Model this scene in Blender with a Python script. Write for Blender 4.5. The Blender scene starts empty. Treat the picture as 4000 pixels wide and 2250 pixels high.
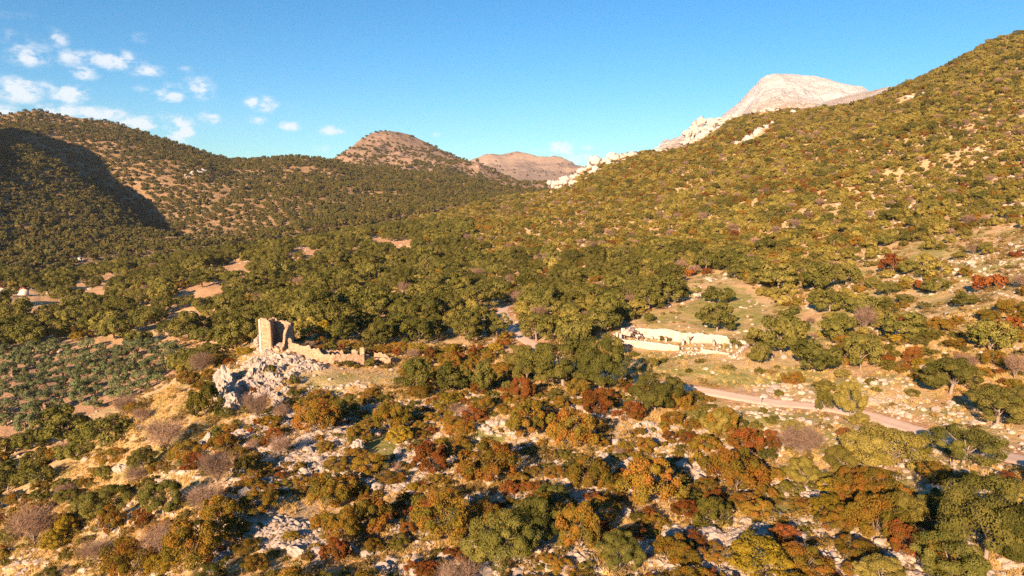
import bpy, bmesh, math, random, os
import numpy as np
from mathutils import Vector

# ------------------------------------------------------------------ camera, sky, sun, exposure
R = math.radians
SC = bpy.context.scene
COL = SC.collection
CAM_Z = 100.0
F_PX = 2800.0                 # focal length in photograph pixels (4000 wide)
PITCH = 8.23                  # degrees below level
SUN_AZ, SUN_EL = 204.0, 19.5  # where the sun stands (clockwise from the view direction), its height

cam_d = bpy.data.cameras.new('camera')
cam = bpy.data.objects.new('camera', cam_d); COL.objects.link(cam)
cam_d.sensor_width = 36.0
cam_d.lens = 36.0 * F_PX / 4000.0
cam_d.clip_start = 0.5; cam_d.clip_end = 20000.0
cam.location = (0, 0, CAM_Z)
cam.rotation_euler = (R(90 - PITCH), 0, 0)
SC.camera = cam

sun_d = bpy.data.lights.new('sun', 'SUN')
sun = bpy.data.objects.new('sun', sun_d); COL.objects.link(sun)
sun_d.energy = 5.0; sun_d.angle = R(0.5); sun_d.color = (1.0, 0.70, 0.47)
to_sun = Vector((math.sin(R(SUN_AZ)) * math.cos(R(SUN_EL)), math.cos(R(SUN_AZ)) * math.cos(R(SUN_EL)), math.sin(R(SUN_EL))))
sun.rotation_euler = (-to_sun).to_track_quat('-Z', 'Y').to_euler()

SC.view_settings.view_transform = 'Standard'
SC.view_settings.look = 'None'
SC.view_settings.gamma = 1.0
SC.view_settings.use_curve_mapping = False
SC.view_settings.exposure = 1.38
SC.cycles.use_denoising = False     # keep the fine grain of leaves and stones
SC.cycles.max_bounces = 4; SC.cycles.diffuse_bounces = 2; SC.cycles.volume_bounces = 0; SC.cycles.transmission_bounces = 2; SC.cycles.glossy_bounces = 1

world = bpy.data.worlds.new('World'); SC.world = world; world.use_nodes = True

# photograph pixel -> direction;  (right, forward, up) per unit of depth
CP, SP = math.cos(R(PITCH)), math.sin(R(PITCH))
def ray(px, py):
    a = (px - 2000) / F_PX; b = (1125 - py) / F_PX
    return a, CP + b * SP, b * CP - SP
def azel(px, py):
    x, y, z = ray(px, py); return math.atan2(x, y), math.atan2(z, math.hypot(x, y))
def project(x, y, z):
    dz = z - CAM_Z
    dep = y * CP - dz * SP
    up = y * SP + dz * CP
    return 2000 + F_PX * x / dep, 1125 - F_PX * up / dep, dep
def at(px, py, r):
    x, y, z = ray(px, py); h = math.hypot(x, y)
    return x / h * r, y / h * r, CAM_Z + z / h * r

def build_world():
    nt = world.node_tree; N = nt.nodes; L = nt.links
    N.clear()
    out = N.new('ShaderNodeOutputWorld'); bg = N.new('ShaderNodeBackground')
    bg.inputs['Strength'].default_value = 0.05
    sky = N.new('ShaderNodeTexSky'); sky.sky_type = 'NISHITA'; sky.sun_disc = False
    sky.sun_elevation = R(SUN_EL); sky.sun_rotation = R(SUN_AZ)
    sky.altitude = 700; sky.air_density = 1.0; sky.dust_density = 0.15; sky.ozone_density = 3.0
    hs = N.new('ShaderNodeHueSaturation'); hs.inputs['Saturation'].default_value = 1.12; hs.inputs['Value'].default_value = 1.02
    hs.inputs['Hue'].default_value = 0.498
    tint = N.new('ShaderNodeMix'); tint.data_type = 'RGBA'; tint.blend_type = 'MULTIPLY'; tint.inputs[0].default_value = 1.0
    L.new(sky.outputs[0], tint.inputs[6]); tint.inputs[7].default_value = (.65, .95, 1.10, 1); L.new(tint.outputs[2], hs.inputs['Color'])
    tc = N.new('ShaderNodeTexCoord')
    sep = N.new('ShaderNodeSeparateXYZ'); L.new(tc.outputs['Generated'], sep.inputs[0])
    def m(op, a, b=None, c=None):
        n = N.new('ShaderNodeMath'); n.operation = op
        for i, v in enumerate((a, b, c)):
            if v is None: continue
            if isinstance(v, (int, float)): n.inputs[i].default_value = v
            else: L.new(v, n.inputs[i])
        return n.outputs[0]
    az = m('ARCTAN2', sep.outputs[0], sep.outputs[1])
    el = m('ARCSINE', sep.outputs[2])
    # wobble of the cloud edges
    nz = N.new('ShaderNodeTexNoise'); nz.inputs['Scale'].default_value = 34; nz.inputs['Detail'].default_value = 7; nz.inputs['Roughness'].default_value = 0.62
    mp = N.new('ShaderNodeMapping'); mp.inputs['Scale'].default_value = (1, 1, 1.7)
    L.new(tc.outputs['Generated'], mp.inputs['Vector']); L.new(mp.outputs[0], nz.inputs['Vector'])
    nz2 = N.new('ShaderNodeTexNoise'); nz2.inputs['Scale'].default_value = 70; nz2.inputs['Detail'].default_value = 5; nz2.inputs['Roughness'].default_value = 0.6
    L.new(mp.outputs[0], nz2.inputs['Vector'])
    # (px, py, half width, half height, weight) in photograph pixels
    blobs = [(120,215,95,45,.8),(215,150,60,35,.55),(60,150,70,30,.5),(300,230,110,40,.55),(330,285,55,28,.9),(445,235,105,34,1.0),(575,275,70,24,.75),
             (80,355,95,48,1.0),(270,365,78,36,1.15),(170,330,120,20,.5),(230,430,90,26,1.0),(385,445,110,30,1.05),(20,440,90,28,.9),(545,480,110,28,.85),(650,455,50,20,.6),
             (700,505,62,44,1.25),(725,270,34,16,.65),(665,375,75,26,.95),(775,345,60,40,.85),(720,340,110,22,.45),(820,460,44,22,.9),(985,398,36,24,.85),(1050,420,110,24,.7),
             (1040,385,50,22,.45),(1135,492,48,18,.8),(1300,512,50,18,.85),(1255,580,40,16,.5),(1010,470,45,22,.5),(560,350,60,20,.35),(1708,530,22,14,.7),
             (2195,582,50,32,1.0),(2290,580,36,14,.6),(2290,625,70,26,1.0),(2120,590,50,14,.3),(540,145,50,22,.35),(900,230,60,16,.2),(60,60,120,26,.25),(2740,490,40,16,.4)]
    acc = None
    for (px, py, w, h, wt) in blobs:
        a0, e0 = azel(px, py)
        da = w / F_PX * (math.cos(a0) ** 2) * 0.95; de = h / F_PX * math.cos(a0) * 1.0
        u = m('MULTIPLY', m('SUBTRACT', az, a0), 1 / da)
        v = m('MULTIPLY', m('SUBTRACT', el, e0), 1 / de)
        d2 = m('ADD', m('MULTIPLY', u, u), m('MULTIPLY', v, v))
        f = m('MULTIPLY', m('EXPONENT', m('MULTIPLY', d2, -1.0)), wt * 1.5)
        acc = f if acc is None else m('MAXIMUM', acc, f)
    wob = m('ADD', m('MULTIPLY', m('SUBTRACT', nz.outputs[0], 0.5), 4.4), m('MULTIPLY', m('SUBTRACT', nz2.outputs[0], 0.5), 3.0))
    t = m('MULTIPLY', acc, m('ADD', wob, 1.0))
    mr = N.new('ShaderNodeMapRange'); mr.interpolation_type = 'SMOOTHSTEP'
    mr.inputs['From Min'].default_value = 0.16; mr.inputs['From Max'].default_value = 1.5; mr.inputs['To Max'].default_value = 0.82
    L.new(t, mr.inputs['Value'])
    mix = N.new('ShaderNodeMix'); mix.data_type = 'RGBA'
    L.new(mr.outputs[0], mix.inputs['Factor']); L.new(hs.outputs[0], mix.inputs['A'])
    mix.inputs['B'].default_value = (7.6, 7.9, 8.2, 1)
    L.new(mix.outputs['Result'], bg.inputs['Color']); L.new(bg.outputs[0], out.inputs['Surface'])
    world.cycles.sampling_method = 'MANUAL'; world.cycles.sample_map_resolution = 256
build_world()

rng = np.random.default_rng(11)
random.seed(11)

# ------------------------------------------------------------------ noise
_P = np.random.default_rng(5).permutation(512)
_P = np.concatenate([_P, _P, _P])
_G = np.random.default_rng(6).uniform(-1, 1, 512)
def vnoise(x, y, s=0):
    xi = np.floor(x).astype(np.int64); yi = np.floor(y).astype(np.int64)
    fx = x - xi; fy = y - yi
    u = fx * fx * fx * (fx * (fx * 6 - 15) + 10); v = fy * fy * fy * (fy * (fy * 6 - 15) + 10)
    def g(i, j): return _G[_P[(_P[(i + s * 37) & 511] + j) & 511]]
    a = g(xi, yi); b = g(xi + 1, yi); c = g(xi, yi + 1); d = g(xi + 1, yi + 1)
    return (a + (b - a) * u) * (1 - v) + (c + (d - c) * u) * v
def fbm(x, y, wl, octv=4, gain=0.5, s=0):
    x = np.asarray(x, float); y = np.asarray(y, float)
    t = np.zeros(np.broadcast(x, y).shape); a = 1.0; f = 1.0 / wl
    for k in range(octv):
        t = t + a * vnoise(x * f + 13.7 * k, y * f - 7.3 * k, s + k); a *= gain; f *= 2.03
    return t
def ridged(x, y, wl, octv=4, s=0):
    x = np.asarray(x, float); y = np.asarray(y, float)
    t = np.zeros(np.broadcast(x, y).shape); a = 1.0; f = 1.0 / wl
    for k in range(octv):
        t = t + a * (1 - 2 * np.abs(vnoise(x * f + 3.1 * k, y * f + 9.2 * k, s + k))); a *= 0.5; f *= 2.1
    return t
def sstep(a, b, x):
    t = np.clip((x - a) / (b - a), 0, 1); return t * t * (3 - 2 * t)

# ------------------------------------------------------------------ terrain: near ground by thin-plate spline
# (photo x, photo y, ground distance in metres)
CTRL = [
 # below the frame and bottom edge
 (-400,2900,95),(700,2900,52),(2000,2900,48),(3300,2900,50),(4400,2900,60),
 (-500,2250,158),(0,2250,122),(400,2250,98),(800,2250,80),(1300,2250,72),(2000,2250,68),(2700,2250,68),(3400,2250,71),(3900,2250,75),(4500,2250,82),
 (0,1930,172),(400,1950,132),(800,1950,101),(1300,2000,92),(2000,1900,93),(2700,1900,95),(3400,1900,98),(3900,1900,98),(4500,1900,104),
 (300,1760,175),(520,1620,174),(700,1700,140),(640,1550,170),(850,1490,166),(1000,1620,138),(1000,1800,114),(-500,1930,225),
 (1060,1375,172),(1130,1370,170),(960,1420,170),(1288,1420,164),(1425,1425,166),(1527,1425,167),(1650,1415,172),
 (1300,1500,151),(1500,1500,150),(1300,1550,146),(1300,1650,128),(1700,1500,152),(1700,1650,124),
 (2000,1600,125),(2700,1600,133),(3400,1600,132),(3900,1600,134),(4500,1600,138),
 (2000,1450,158),(2350,1450,156),(2700,1450,157),(3200,1450,158),
 (1990,1290,205),(2010,1310,198),(1500,1300,212),(2367,1344,185),(2648,1377,176),(2847,1400,166),
 (2499,1318,192),(2680,1345,187),(2890,1361,179),(2960,1345,184),
 (3400,1300,190),(3900,1300,170),(4500,1300,165),
 (1000,1300,240),(1000,1200,330),(1000,1050,480),(1000,960,680),
 (1500,1150,310),(1500,1000,470),(1500,900,680),
 (2000,1150,290),(2000,1000,430),(2000,850,640),(2000,765,880),
 (2350,1150,262),(2350,1000,370),(2350,850,530),(2350,720,800),
 (2700,1200,232),(2700,1000,340),(2700,850,470),(2700,700,670),
 (3400,1150,230),(3400,1000,290),(3400,800,400),(3400,600,570),(3400,430,840),
 (3900,1000,245),(3900,800,335),(3900,600,470),(3900,400,650),(3900,220,900),
 (4500,1000,225),(4500,600,440),(4500,200,800),
 (3000,800,450),(3000,600,660),(3000,500,830),
 # valley on the other side of the knoll
 (700,1500,218),(400,1650,212),(0,1750,215),(0,1600,250),(400,1450,275),(0,1450,300),(-500,1600,290),(-500,1450,330),
 (750,1380,270),(400,1360,318),(0,1360,340),(400,1200,430),(400,1080,600),(400,1000,760),(0,1150,520),(0,1050,690),(-500,1150,600),(-500,1050,760),
 (800,1000,640),(800,950,790),(700,1150,400),
]
pts = []; vals = []
for px, py, r in CTRL:
    x, y, z = ray(px, py); h = math.hypot(x, y)
    pts.append((2.0 * math.atan2(x, y), math.log(r))); vals.append(z / h)
pts = np.array(pts); vals = np.array(vals)
def tps_k(d2): return np.where(d2 > 1e-12, 0.5 * d2 * np.log(np.maximum(d2, 1e-12)), 0)
n = len(pts)
D2 = ((pts[:, None] - pts[None]) ** 2).sum(-1)
K = tps_k(D2) + 2e-4 * np.eye(n)
Pm = np.hstack([np.ones((n, 1)), pts])
A = np.zeros((n + 3, n + 3)); A[:n, :n] = K; A[:n, n:] = Pm; A[n:, :n] = Pm.T
W = np.linalg.solve(A, np.concatenate([vals, np.zeros(3)]))
def tps(az, lr):
    az = np.asarray(az, float); lr = np.asarray(lr, float); sh = az.shape
    q = np.stack([2.0 * az.ravel(), lr.ravel()], 1); o = np.empty(len(q))
    for i in range(0, len(q), 40000):
        qq = q[i:i + 40000]
        d2 = ((qq[:, None, :] - pts[None]) ** 2).sum(-1)
        o[i:i + 40000] = tps_k(d2) @ W[:n] + W[n] + qq @ W[n + 1:]
    return o.reshape(sh)

def curve(lst):
    """crest list (px, py, r) -> functions az -> r, az -> z"""
    a = []; rr = []; zz = []
    for px, py, r in lst:
        x, y, z = ray(px, py); h = math.hypot(x, y)
        a.append(math.atan2(x, y)); rr.append(r); zz.append(CAM_Z + z / h * r)
    a = np.array(a); o = np.argsort(a); a = a[o]; rr = np.array(rr)[o]; zz = np.array(zz)[o]
    return (lambda q: np.interp(q, a, rr)), (lambda q: np.interp(q, a, zz))

# skyline of the big slope
CREST = [(-600,1110,640),(200,1095,640),(700,1012,700),(1100,958,720),(1500,888,780),(1894,776,1000),(2020,745,1120),(2143,730,1100),(2235,690,1090),(2298,632,1080),(2400,600,1075),(2484,586,1070),(2640,570,1060),(2733,528,1060),(2857,452,1060),
         (2997,418,1060),(3168,415,1050),(3276,408,1050),(3447,355,1050),(3634,272,1040),(3727,225,1030),(3851,155,1020),(4000,108,1010),(4300,20,1000),(4700,-60,980)]
crA_r, crA_z = curve(CREST)

TRACK = [(1968,1200,240),(1962,1225,230),(1985,1262,213),(2010,1300,200),(2080,1345,186),(2200,1420,168),(2420,1478,151),(2650,1512,146),(3000,1572,138),(3230,1592,135),(3390,1625,130),(3600,1690,120),(3720,1722,117),(3950,1790,110),(4200,1850,106)]
def catmull(P, nsub=10):
    P = np.array(P, float); out = []
    for i in range(len(P) - 1):
        p0 = P[max(i - 1, 0)]; p1 = P[i]; p2 = P[i + 1]; p3 = P[min(i + 2, len(P) - 1)]
        for k in range(nsub):
            t = k / nsub
            out.append(0.5 * ((2 * p1) + (-p0 + p2) * t + (2 * p0 - 5 * p1 + 4 * p2 - p3) * t * t + (-p0 + 3 * p1 - 3 * p2 + p3) * t ** 3))
    out.append(P[-1]); return np.array(out)
def seg_dist(x, y, poly):
    best = np.full(x.shape, 1e9)
    for (ax, ay), (bx, by) in zip(poly[:-1], poly[1:]):
        dx, dy = bx - ax, by - ay; L2 = dx * dx + dy * dy + 1e-9
        t = np.clip(((x - ax) * dx + (y - ay) * dy) / L2, 0, 1)
        best = np.minimum(best, np.hypot(x - ax - t * dx, y - ay - t * dy))
    return best

def base_ground(x, y):
    """smooth ground height"""
    x = np.asarray(x, float); y = np.asarray(y, float)
    r = np.hypot(x, y); az = np.arctan2(x, y)
    rc = crA_r(az)
    rr = np.minimum(r, rc * 1.0)
    tn = tps(az, np.log(np.maximum(rr, 35)))
    lim = (crA_z(az) - CAM_Z) / rc - .10 * np.clip(1 - rr / rc, 0, 1) - .005
    w = sstep(0.72, 1.0, r / rc) * sstep(R(-45), R(-32), az)
    tn = tn + (lim - tn) * w
    k = sstep(R(-14), R(-6), az); tn = tn - k * np.maximum(tn - lim, 0)
    z = CAM_Z + tn * rr
    over = np.maximum(r - rc, 0)
    z = z - (.05 + .25 * sstep(R(-10), R(-2), az)) * over - 25 * sstep(0, 120, over) * sstep(R(-12), R(-2), az)
    return z
def world_poly(lst):   # photo points -> ground polygon in plan (x, y), found by walking out along each ray
    out = []
    rs = np.exp(np.linspace(math.log(40), math.log(1100), 900))
    for px, py in lst:
        x, y, z = ray(px, py); h = math.hypot(x, y)
        xs = x / h * rs; ys = y / h * rs; zr = CAM_Z + z / h * rs
        g = base_ground(xs, ys)
        k = np.argmax(zr <= g)
        if zr[k] > g[k]: k = len(rs) - 1
        out.append((xs[k], ys[k]))
    return out
TRK = catmull(world_poly([p[:2] for p in TRACK]), 8)
def ground_noise(x, y):
    r = np.hypot(x, y)
    far = sstep(220, 600, r)
    return (fbm(x, y, 26, 3, .5, 1) * 0.55 + fbm(x, y, 6, 3, .5, 3) * 0.22) * (1 + far * 0.6) + ridged(x, y, 120, 3, 7) * 3.2 * far * sstep(1.02, .8, r / crA_r(np.arctan2(x, y)))
FLAT = []   # (cx, cy, radius) places where the ground is left smooth
def ground_z(x, y):
    x = np.asarray(x, float); y = np.asarray(y, float)
    z = base_ground(x, y)
    nz = ground_noise(x, y)
    r = np.hypot(x, y); k = (r > 90) & (r < 285) & (x > -30)
    f = np.ones(x.shape)
    if k.any(): f[k] = sstep(1.5, 7.0, seg_dist(x[k], y[k], TRK))
    return z + nz * f

# ------------------------------------------------------------------ hills behind, each a layer of its own
class Hill:
    def __init__(s, name, crest, foot, prof, back, az0, az1, na, nr, noise, rmax=1.25):
        s.gully = None; s.name = name; s.cr, s.cz = curve(crest)
        fa = []; fr = []; fz = []
        for px, r, z in foot:
            fa.append(azel(px, 700)[0]); fr.append(r); fz.append(z)
        s.fr = lambda q: np.interp(q, fa, fr); s.fz = lambda q: np.interp(q, fa, fz)
        s.prof = prof; s.back = back; s.az = (azel(az0, 700)[0] if abs(az0) > 3 else az0, azel(az1, 700)[0]); s.na = na; s.nr = nr; s.noise = noise; s.rmax = rmax
    def z(s, x, y):
        x = np.asarray(x, float); y = np.asarray(y, float)
        r = np.hypot(x, y); a = np.arctan2(x, y)
        rc = s.cr(a); zc = s.cz(a); rf = s.fr(a); zf = s.fz(a)
        t = (r - rf) / (rc - rf)
        tc = np.clip(t, 0, 1)
        z = zf + (zc - zf) * s.prof(tc) + np.where(t < 0, t * 260, 0)
        z = z - s.back * np.maximum(r - rc, 0)
        env = np.sin(np.pi * np.clip(t, 0, 1.0) ** 1.5) + 0.06
        z = z + s.noise(x, y) * env
        if s.gully is not None: z = z - s.gully[1] * np.exp(-(seg_dist(x, y, s.gully[0]) / s.gully[2]) ** 2) * (1 + 0 * z)
        return z
    def ztop(s, x, y):
        r = np.hypot(x, y); a = np.arctan2(x, y); t = (r - s.fr(a)) / (s.cr(a) - s.fr(a))
        return np.where((t > -.05) & (t < s.rmax) & (a > s.az[0]) & (a < s.az[1]), s.z(x, y), -1e9)

hill_left = Hill('hill_left',
    [(-900,560,1950),(-400,470,1950),(-100,458,1950),(0,450,1930),(60,440,1930),(140,431,1940),(190,440,1940),(250,452,1930),(310,461,1920),(450,481,1880),(540,512,1850),(620,540,1800),(700,567,1780),(780,590,1760),(840,612,1740),(900,624,1720),
     (1010,621,1700),(1150,609,1700),(1240,618,1700),(1320,629,1700),(1400,655,1690),(1600,672,1650),(1800,705,1600),(2000,742,1500),(2200,770,1450),(2600,800,1400)],
    [(-900,760,28),(0,760,32),(400,780,32),(800,800,40),(1300,860,55),(1700,950,68),(2100,1050,80),(2600,1100,85)],
    lambda t: 0.22 * t + 0.78 * t ** 2.1, 0.35, -900, 2500, 420, 190,
    lambda x, y: ridged(x, y, 420, 4, 21) * 15 + fbm(x, y, 90, 3, .5, 4) * 4)
hill_left.gully = (np.array([at(px, 700, r)[:2] for px, r in ((140,1480),(260,1440),(360,1390),(450,1330),(540,1260),(620,1170),(700,1080),(780,980))]), 42, 95)
hill_mid = Hill('mountain_bald',
    [(900,760,2400),(1100,700,2400),(1230,645,2400),(1290,632,2400),(1340,600,2400),(1400,557,2400),(1440,530,2400),(1475,515,2400),(1506,511,2400),(1560,516,2400),(1600,526,2400),(1677,562,2380),(1740,594,2350),(1786,613,2330),(1894,658,2280),(2003,704,2220),(2060,728,2180),(2200,770,2100),(2500,800,2000)],
    [(900,1550,90),(1300,1560,105),(1700,1480,92),(2100,1380,80),(2500,1300,80)],
    lambda t: 0.35 * t + 0.65 * t ** 1.3, 0.4, 850, 2500, 300, 130,
    lambda x, y: ridged(x, y, 300, 5, 31) * 20 + fbm(x, y, 50, 3, .5, 9) * 4)
hill_far = Hill('mountain_far',
    [(1500,720,3800),(1700,690,3800),(1800,650,3800),(1850,625,3800),(1925,604,3800),(1960,603,3800),(2020,589,3800),(2060,600,3800),(2096,615,3800),(2174,622,3800),(2236,643,3750),(2300,668,3700),(2500,720,3600),(2700,740,3600)],
    [(1500,2500,100),(2100,2500,100),(2700,2500,100)],
    lambda t: 0.5 * t + 0.5 * t ** 1.4, 0.4, 1500, 2700, 200, 110,
    lambda x, y: ridged(x, y, 420, 5, 41) * 26 + fbm(x, y, 60, 3, .5, 2) * 3)
spur = Hill('hill_spur',
    [(-3200,-450,1600),(-2400,-300,1580),(-1600,-130,1560),(-1100,20,1540),(-700,160,1500),(-400,270,1480),(-150,400,1440),(0,530,1420),(64,552,1410),(127,582,1390),(178,615,1370),(235,645,1340),(292,676,1320),(375,726,1280),(450,790,1220),(520,850,1160),(600,910,1090),(680,955,1010),(780,1010,900),(1000,1080,860)],
    [(-3200,720,40),(-900,720,28),(0,760,24),(700,850,26),(1000,840,26)],
    lambda t: 0.45 * t + 0.55 * t ** 1.5, 0.75, -3000, 950, 320, 150,
    lambda x, y: ridged(x, y, 260, 4, 51) * 12 + fbm(x, y, 60, 3, .5, 14) * 3)
white = Hill('mountain_white',
    [(2300,720,2300),(2500,640,2300),(2600,560,2300),(2700,520,2350),(2800,470,2400),(2850,430,2450),(2888,400,2500),(2925,362,2500),(2960,324,2500),(2972,308,2500),(2990,297,2500),(3015,294,2500),(3043,291,2500),(3100,293,2510),(3183,302,2520),(3240,314,2530),(3307,329,2540),(3370,338,2550),(3390,352,2550),(3410,378,2540),(3600,440,2500),(3900,520,2450)],
    [(2300,1700,130),(2800,1750,185),(3100,1800,215),(3500,1850,215),(3900,1850,205)],
    lambda t: 0.62 * np.clip(t, 0, .55) / .55 * .62 + np.where(t > .55, 1 - .62 * .62, 0) * sstep(.5, 1.02, t), 0.7, 2300, 3850, 360, 200,
    lambda x, y: ridged(x, y, 150, 6, 61) * 15 + fbm(x, y, 30, 4, .6, 12) * 5)
white_arm = Hill('mountain_white_arm',
    [(2900,500,1900),(3120,430,1900),(3250,388,1900),(3350,366,1900),(3420,350,1880),(3470,336,1860),(3700,340,1850),(4000,330,1850)],
    [(2900,1300,160),(3400,1300,175),(4000,1300,185)],
    lambda t: t, 0.5, 3000, 3900, 120, 50, lambda x, y: ridged(x, y, 90, 4, 71) * 6)
HILLS = [hill_left, hill_mid, hill_far, spur, white, white_arm]

def structure(o): o['kind'] = 'structure'; return o

def grid_mesh(name, X, Y, Z, mat):
    na, nr = X.shape
    me = bpy.data.meshes.new(name)
    co = np.stack([X, Y, Z], -1).reshape(-1, 3).astype(np.float32)
    idx = np.arange(na * nr).reshape(na, nr)
    q = np.stack([idx[:-1, :-1], idx[1:, :-1], idx[1:, 1:], idx[:-1, 1:]], -1).reshape(-1, 4)
    me.vertices.add(len(co)); me.vertices.foreach_set('co', co.ravel())
    me.loops.add(q.size); me.loops.foreach_set('vertex_index', q.ravel().astype(np.int32))
    me.polygons.add(len(q)); me.polygons.foreach_set('loop_start', np.arange(0, q.size, 4, dtype=np.int32))
    me.polygons.foreach_set('use_smooth', np.ones(len(q), bool))
    me.update(calc_edges=True)
    me.materials.append(mat)
    o = bpy.data.objects.new(name, me); COL.objects.link(o)
    return o

# ------------------------------------------------------------------ materials
def new_mat(name):
    m = bpy.data.materials.new(name); m.use_nodes = True; m.node_tree.nodes.clear(); return m
class NT:
    def __init__(s, m):
        s.t = m.node_tree; s.N = s.t.nodes; s.L = s.t.links
    def n(s, typ, **kw):
        nd = s.N.new(typ)
        for k, v in kw.items():
            if k in nd.inputs.keys(): s.set(nd.inputs[k], v)
            else: setattr(nd, k, v)
        return nd
    def set(s, inp, v):
        if hasattr(v, 'is_linked') or isinstance(v, bpy.types.NodeSocket): s.L.new(v, inp)
        else: inp.default_value = v
    def noise(s, vec, scale, detail=4, rough=.55):
        nd = s.N.new('ShaderNodeTexNoise'); s.L.new(vec, nd.inputs['Vector'])
        nd.inputs['Scale'].default_value = scale; nd.inputs['Detail'].default_value = detail; nd.inputs['Roughness'].default_value = rough
        return nd.outputs[0]
    def rng(s, v, a, b, c=0.0, d=1.0):
        nd = s.N.new('ShaderNodeMapRange'); s.L.new(v, nd.inputs['Value'])
        nd.inputs['From Min'].default_value = a; nd.inputs['From Max'].default_value = b; nd.inputs['To Min'].default_value = c; nd.inputs['To Max'].default_value = d
        return nd.outputs[0]
    def mix(s, f, a, b, blend='MIX'):
        nd = s.N.new('ShaderNodeMix'); nd.data_type = 'RGBA'; nd.blend_type = blend
        for key, v in (('Factor', f), ('A', a), ('B', b)):
            i = nd.inputs[key] if key == 'Factor' else [x for x in nd.inputs if x.name == key and x.type == 'RGBA'][0]
            if key == 'Factor': i = nd.inputs[0]
            if isinstance(v, (tuple, list)): i.default_value = (*v[:3], 1)
            elif isinstance(v, (int, float)): i.default_value = v
            else: s.L.new(v, i)
        return [x for x in nd.outputs if x.type == 'RGBA'][0]
    def math(s, op, a, b=None):
        nd = s.N.new('ShaderNodeMath'); nd.operation = op
        for i, v in enumerate((a, b)):
            if v is None: continue
            if isinstance(v, (int, float)): nd.inputs[i].default_value = v
            else: s.L.new(v, nd.inputs[i])
        return nd.outputs[0]
    def attr(s, name):
        nd = s.N.new('ShaderNodeAttribute'); nd.attribute_name = name; return nd.outputs['Fac']
    def out(s, color, rough=.95, bump=None, bstr=.5, bdist=.1, spec=.1):
        o = s.N.new('ShaderNodeOutputMaterial'); p = s.N.new('ShaderNodeBsdfPrincipled')
        if isinstance(color, (tuple, list)): p.inputs['Base Color'].default_value = (*color[:3], 1)
        else: s.L.new(color, p.inputs['Base Color'])
        p.inputs['Roughness'].default_value = rough; p.inputs['Specular IOR Level'].default_value = spec
        if bump is not None:
            b = s.N.new('ShaderNodeBump'); b.inputs['Strength'].default_value = bstr; b.inputs['Distance'].default_value = bdist
            s.L.new(bump, b.inputs['Height']); s.L.new(b.outputs[0], p.inputs['Normal'])
        s.L.new(p.outputs[0], o.inputs['Surface'])
    def pos(s):
        return s.N.new('ShaderNodeNewGeometry').outputs['Position']
    def obj(s):
        return s.N.new('ShaderNodeTexCoord').outputs['Object']

STRAW = (.62, .43, .20); SOIL = (.56, .32, .15); GREEN = (.17, .20, .035); STONE = (.54, .43, .34); EARTH = (.30, .19, .10)
def mat_ground():
    m = new_mat('ground_earth'); t = NT(m); p = t.pos()
    n1 = t.noise(p, .045, 5, .6); n2 = t.noise(p, .35, 5, .65); n3 = t.noise(p, 2.2, 4, .65); n4 = t.noise(p, .11, 4, .6)
    c = t.mix(t.rng(n1, .38, .62), STRAW, SOIL)
    c = t.mix(t.rng(n2, .35, .7), c, (.68, .50, .27))
    # grass: where the lawn attribute says so, broken by noise
    g = t.math('ADD', t.attr('green'), t.rng(n4, .3, .7, -.45, .45))
    g = t.math('MULTIPLY', t.rng(g, .3, .75), t.rng(n2, .25, .6, .25, 1.0))
    c = t.mix(g, c, t.mix(t.rng(n3, .3, .7), GREEN, (.34, .31, .08)))
    red = t.math('MULTIPLY', t.attr('red'), t.rng(n2, .25, .6, .3, 1.0))
    c = t.mix(red, c, (.52, .25, .14))
    # flat limestone showing through
    rk = t.math('ADD', t.attr('rocky'), t.rng(n2, .2, .8, -.6, .45))
    rk = t.rng(t.math('ADD', rk, t.rng(n3, .2, .8, -.35, .35)), .45, .62)
    c = t.mix(rk, c, t.mix(n3, STONE, (.44, .35, .28)))
    c = t.mix(t.rng(n3, .4, .8, 0, .4), c, (.28, .19, .09))
    fl = t.attr('plough')
    c = t.mix(fl, c, t.mix(n2, (.42, .25, .14), (.53, .32, .18)))
    t.out(c, .97, t.math('ADD', n3, t.math('MULTIPLY', n2, 1.5)), .9, .35, .05)
    return m
def mat_hill(name, base, base2, rock, rock_lo, rock_hi, scale=.02):
    m = new_mat(name); t = NT(m); p = t.pos()
    n1 = t.noise(p, scale, 5, .6); n2 = t.noise(p, scale * 6, 5, .65); n3 = t.noise(p, scale * 25, 4, .7)
    c = t.mix(t.rng(n1, .35, .65), base, base2)
    c = t.mix(t.rng(t.math('ADD', n2, t.math('MULTIPLY', t.attr('rocky'), .35)), rock_lo, rock_hi), c, rock)
    c = t.mix(t.rng(n3, .45, .75, 0, .45), c, (.13, .11, .06))
    t.out(c, .97, t.math('ADD', n2, t.math('MULTIPLY', n3, .5)), 1.0, 6.0, .05)
    return m
def mat_white():
    m = new_mat('pale_limestone_mountain'); t = NT(m); p = t.pos()
    mp = t.N.new('ShaderNodeMapping'); t.L.new(p, mp.inputs['Vector']); mp.inputs['Scale'].default_value = (1, 1, 2.6); mp.inputs['Rotation'].default_value = (0, .12, 0)
    v = mp.outputs[0]
    n1 = t.noise(v, .014, 8, .72); n2 = t.noise(v, .07, 6, .75); n3 = t.noise(p, .02, 3, .5)
    c = t.mix(t.rng(n1, .35, .7), (.72, .70, .68), (.50, .48, .46))
    lowz = t.rng(t.N.new('ShaderNodeSeparateXYZ').outputs[2], 0, 1) if False else None
    c = t.mix(t.attr('scree'), c, t.mix(n1, (.50, .36, .24), (.58, .46, .34)))
    c = t.mix(t.math('MULTIPLY', t.rng(n2, .60, .68), t.rng(n3, .42, .6)), c, (.10, .10, .05))
    t.out(c, .97, t.math('ADD', n2, t.math('MULTIPLY', n1, 1.6)), 1.0, 11.0, .05)
    return m
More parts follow.
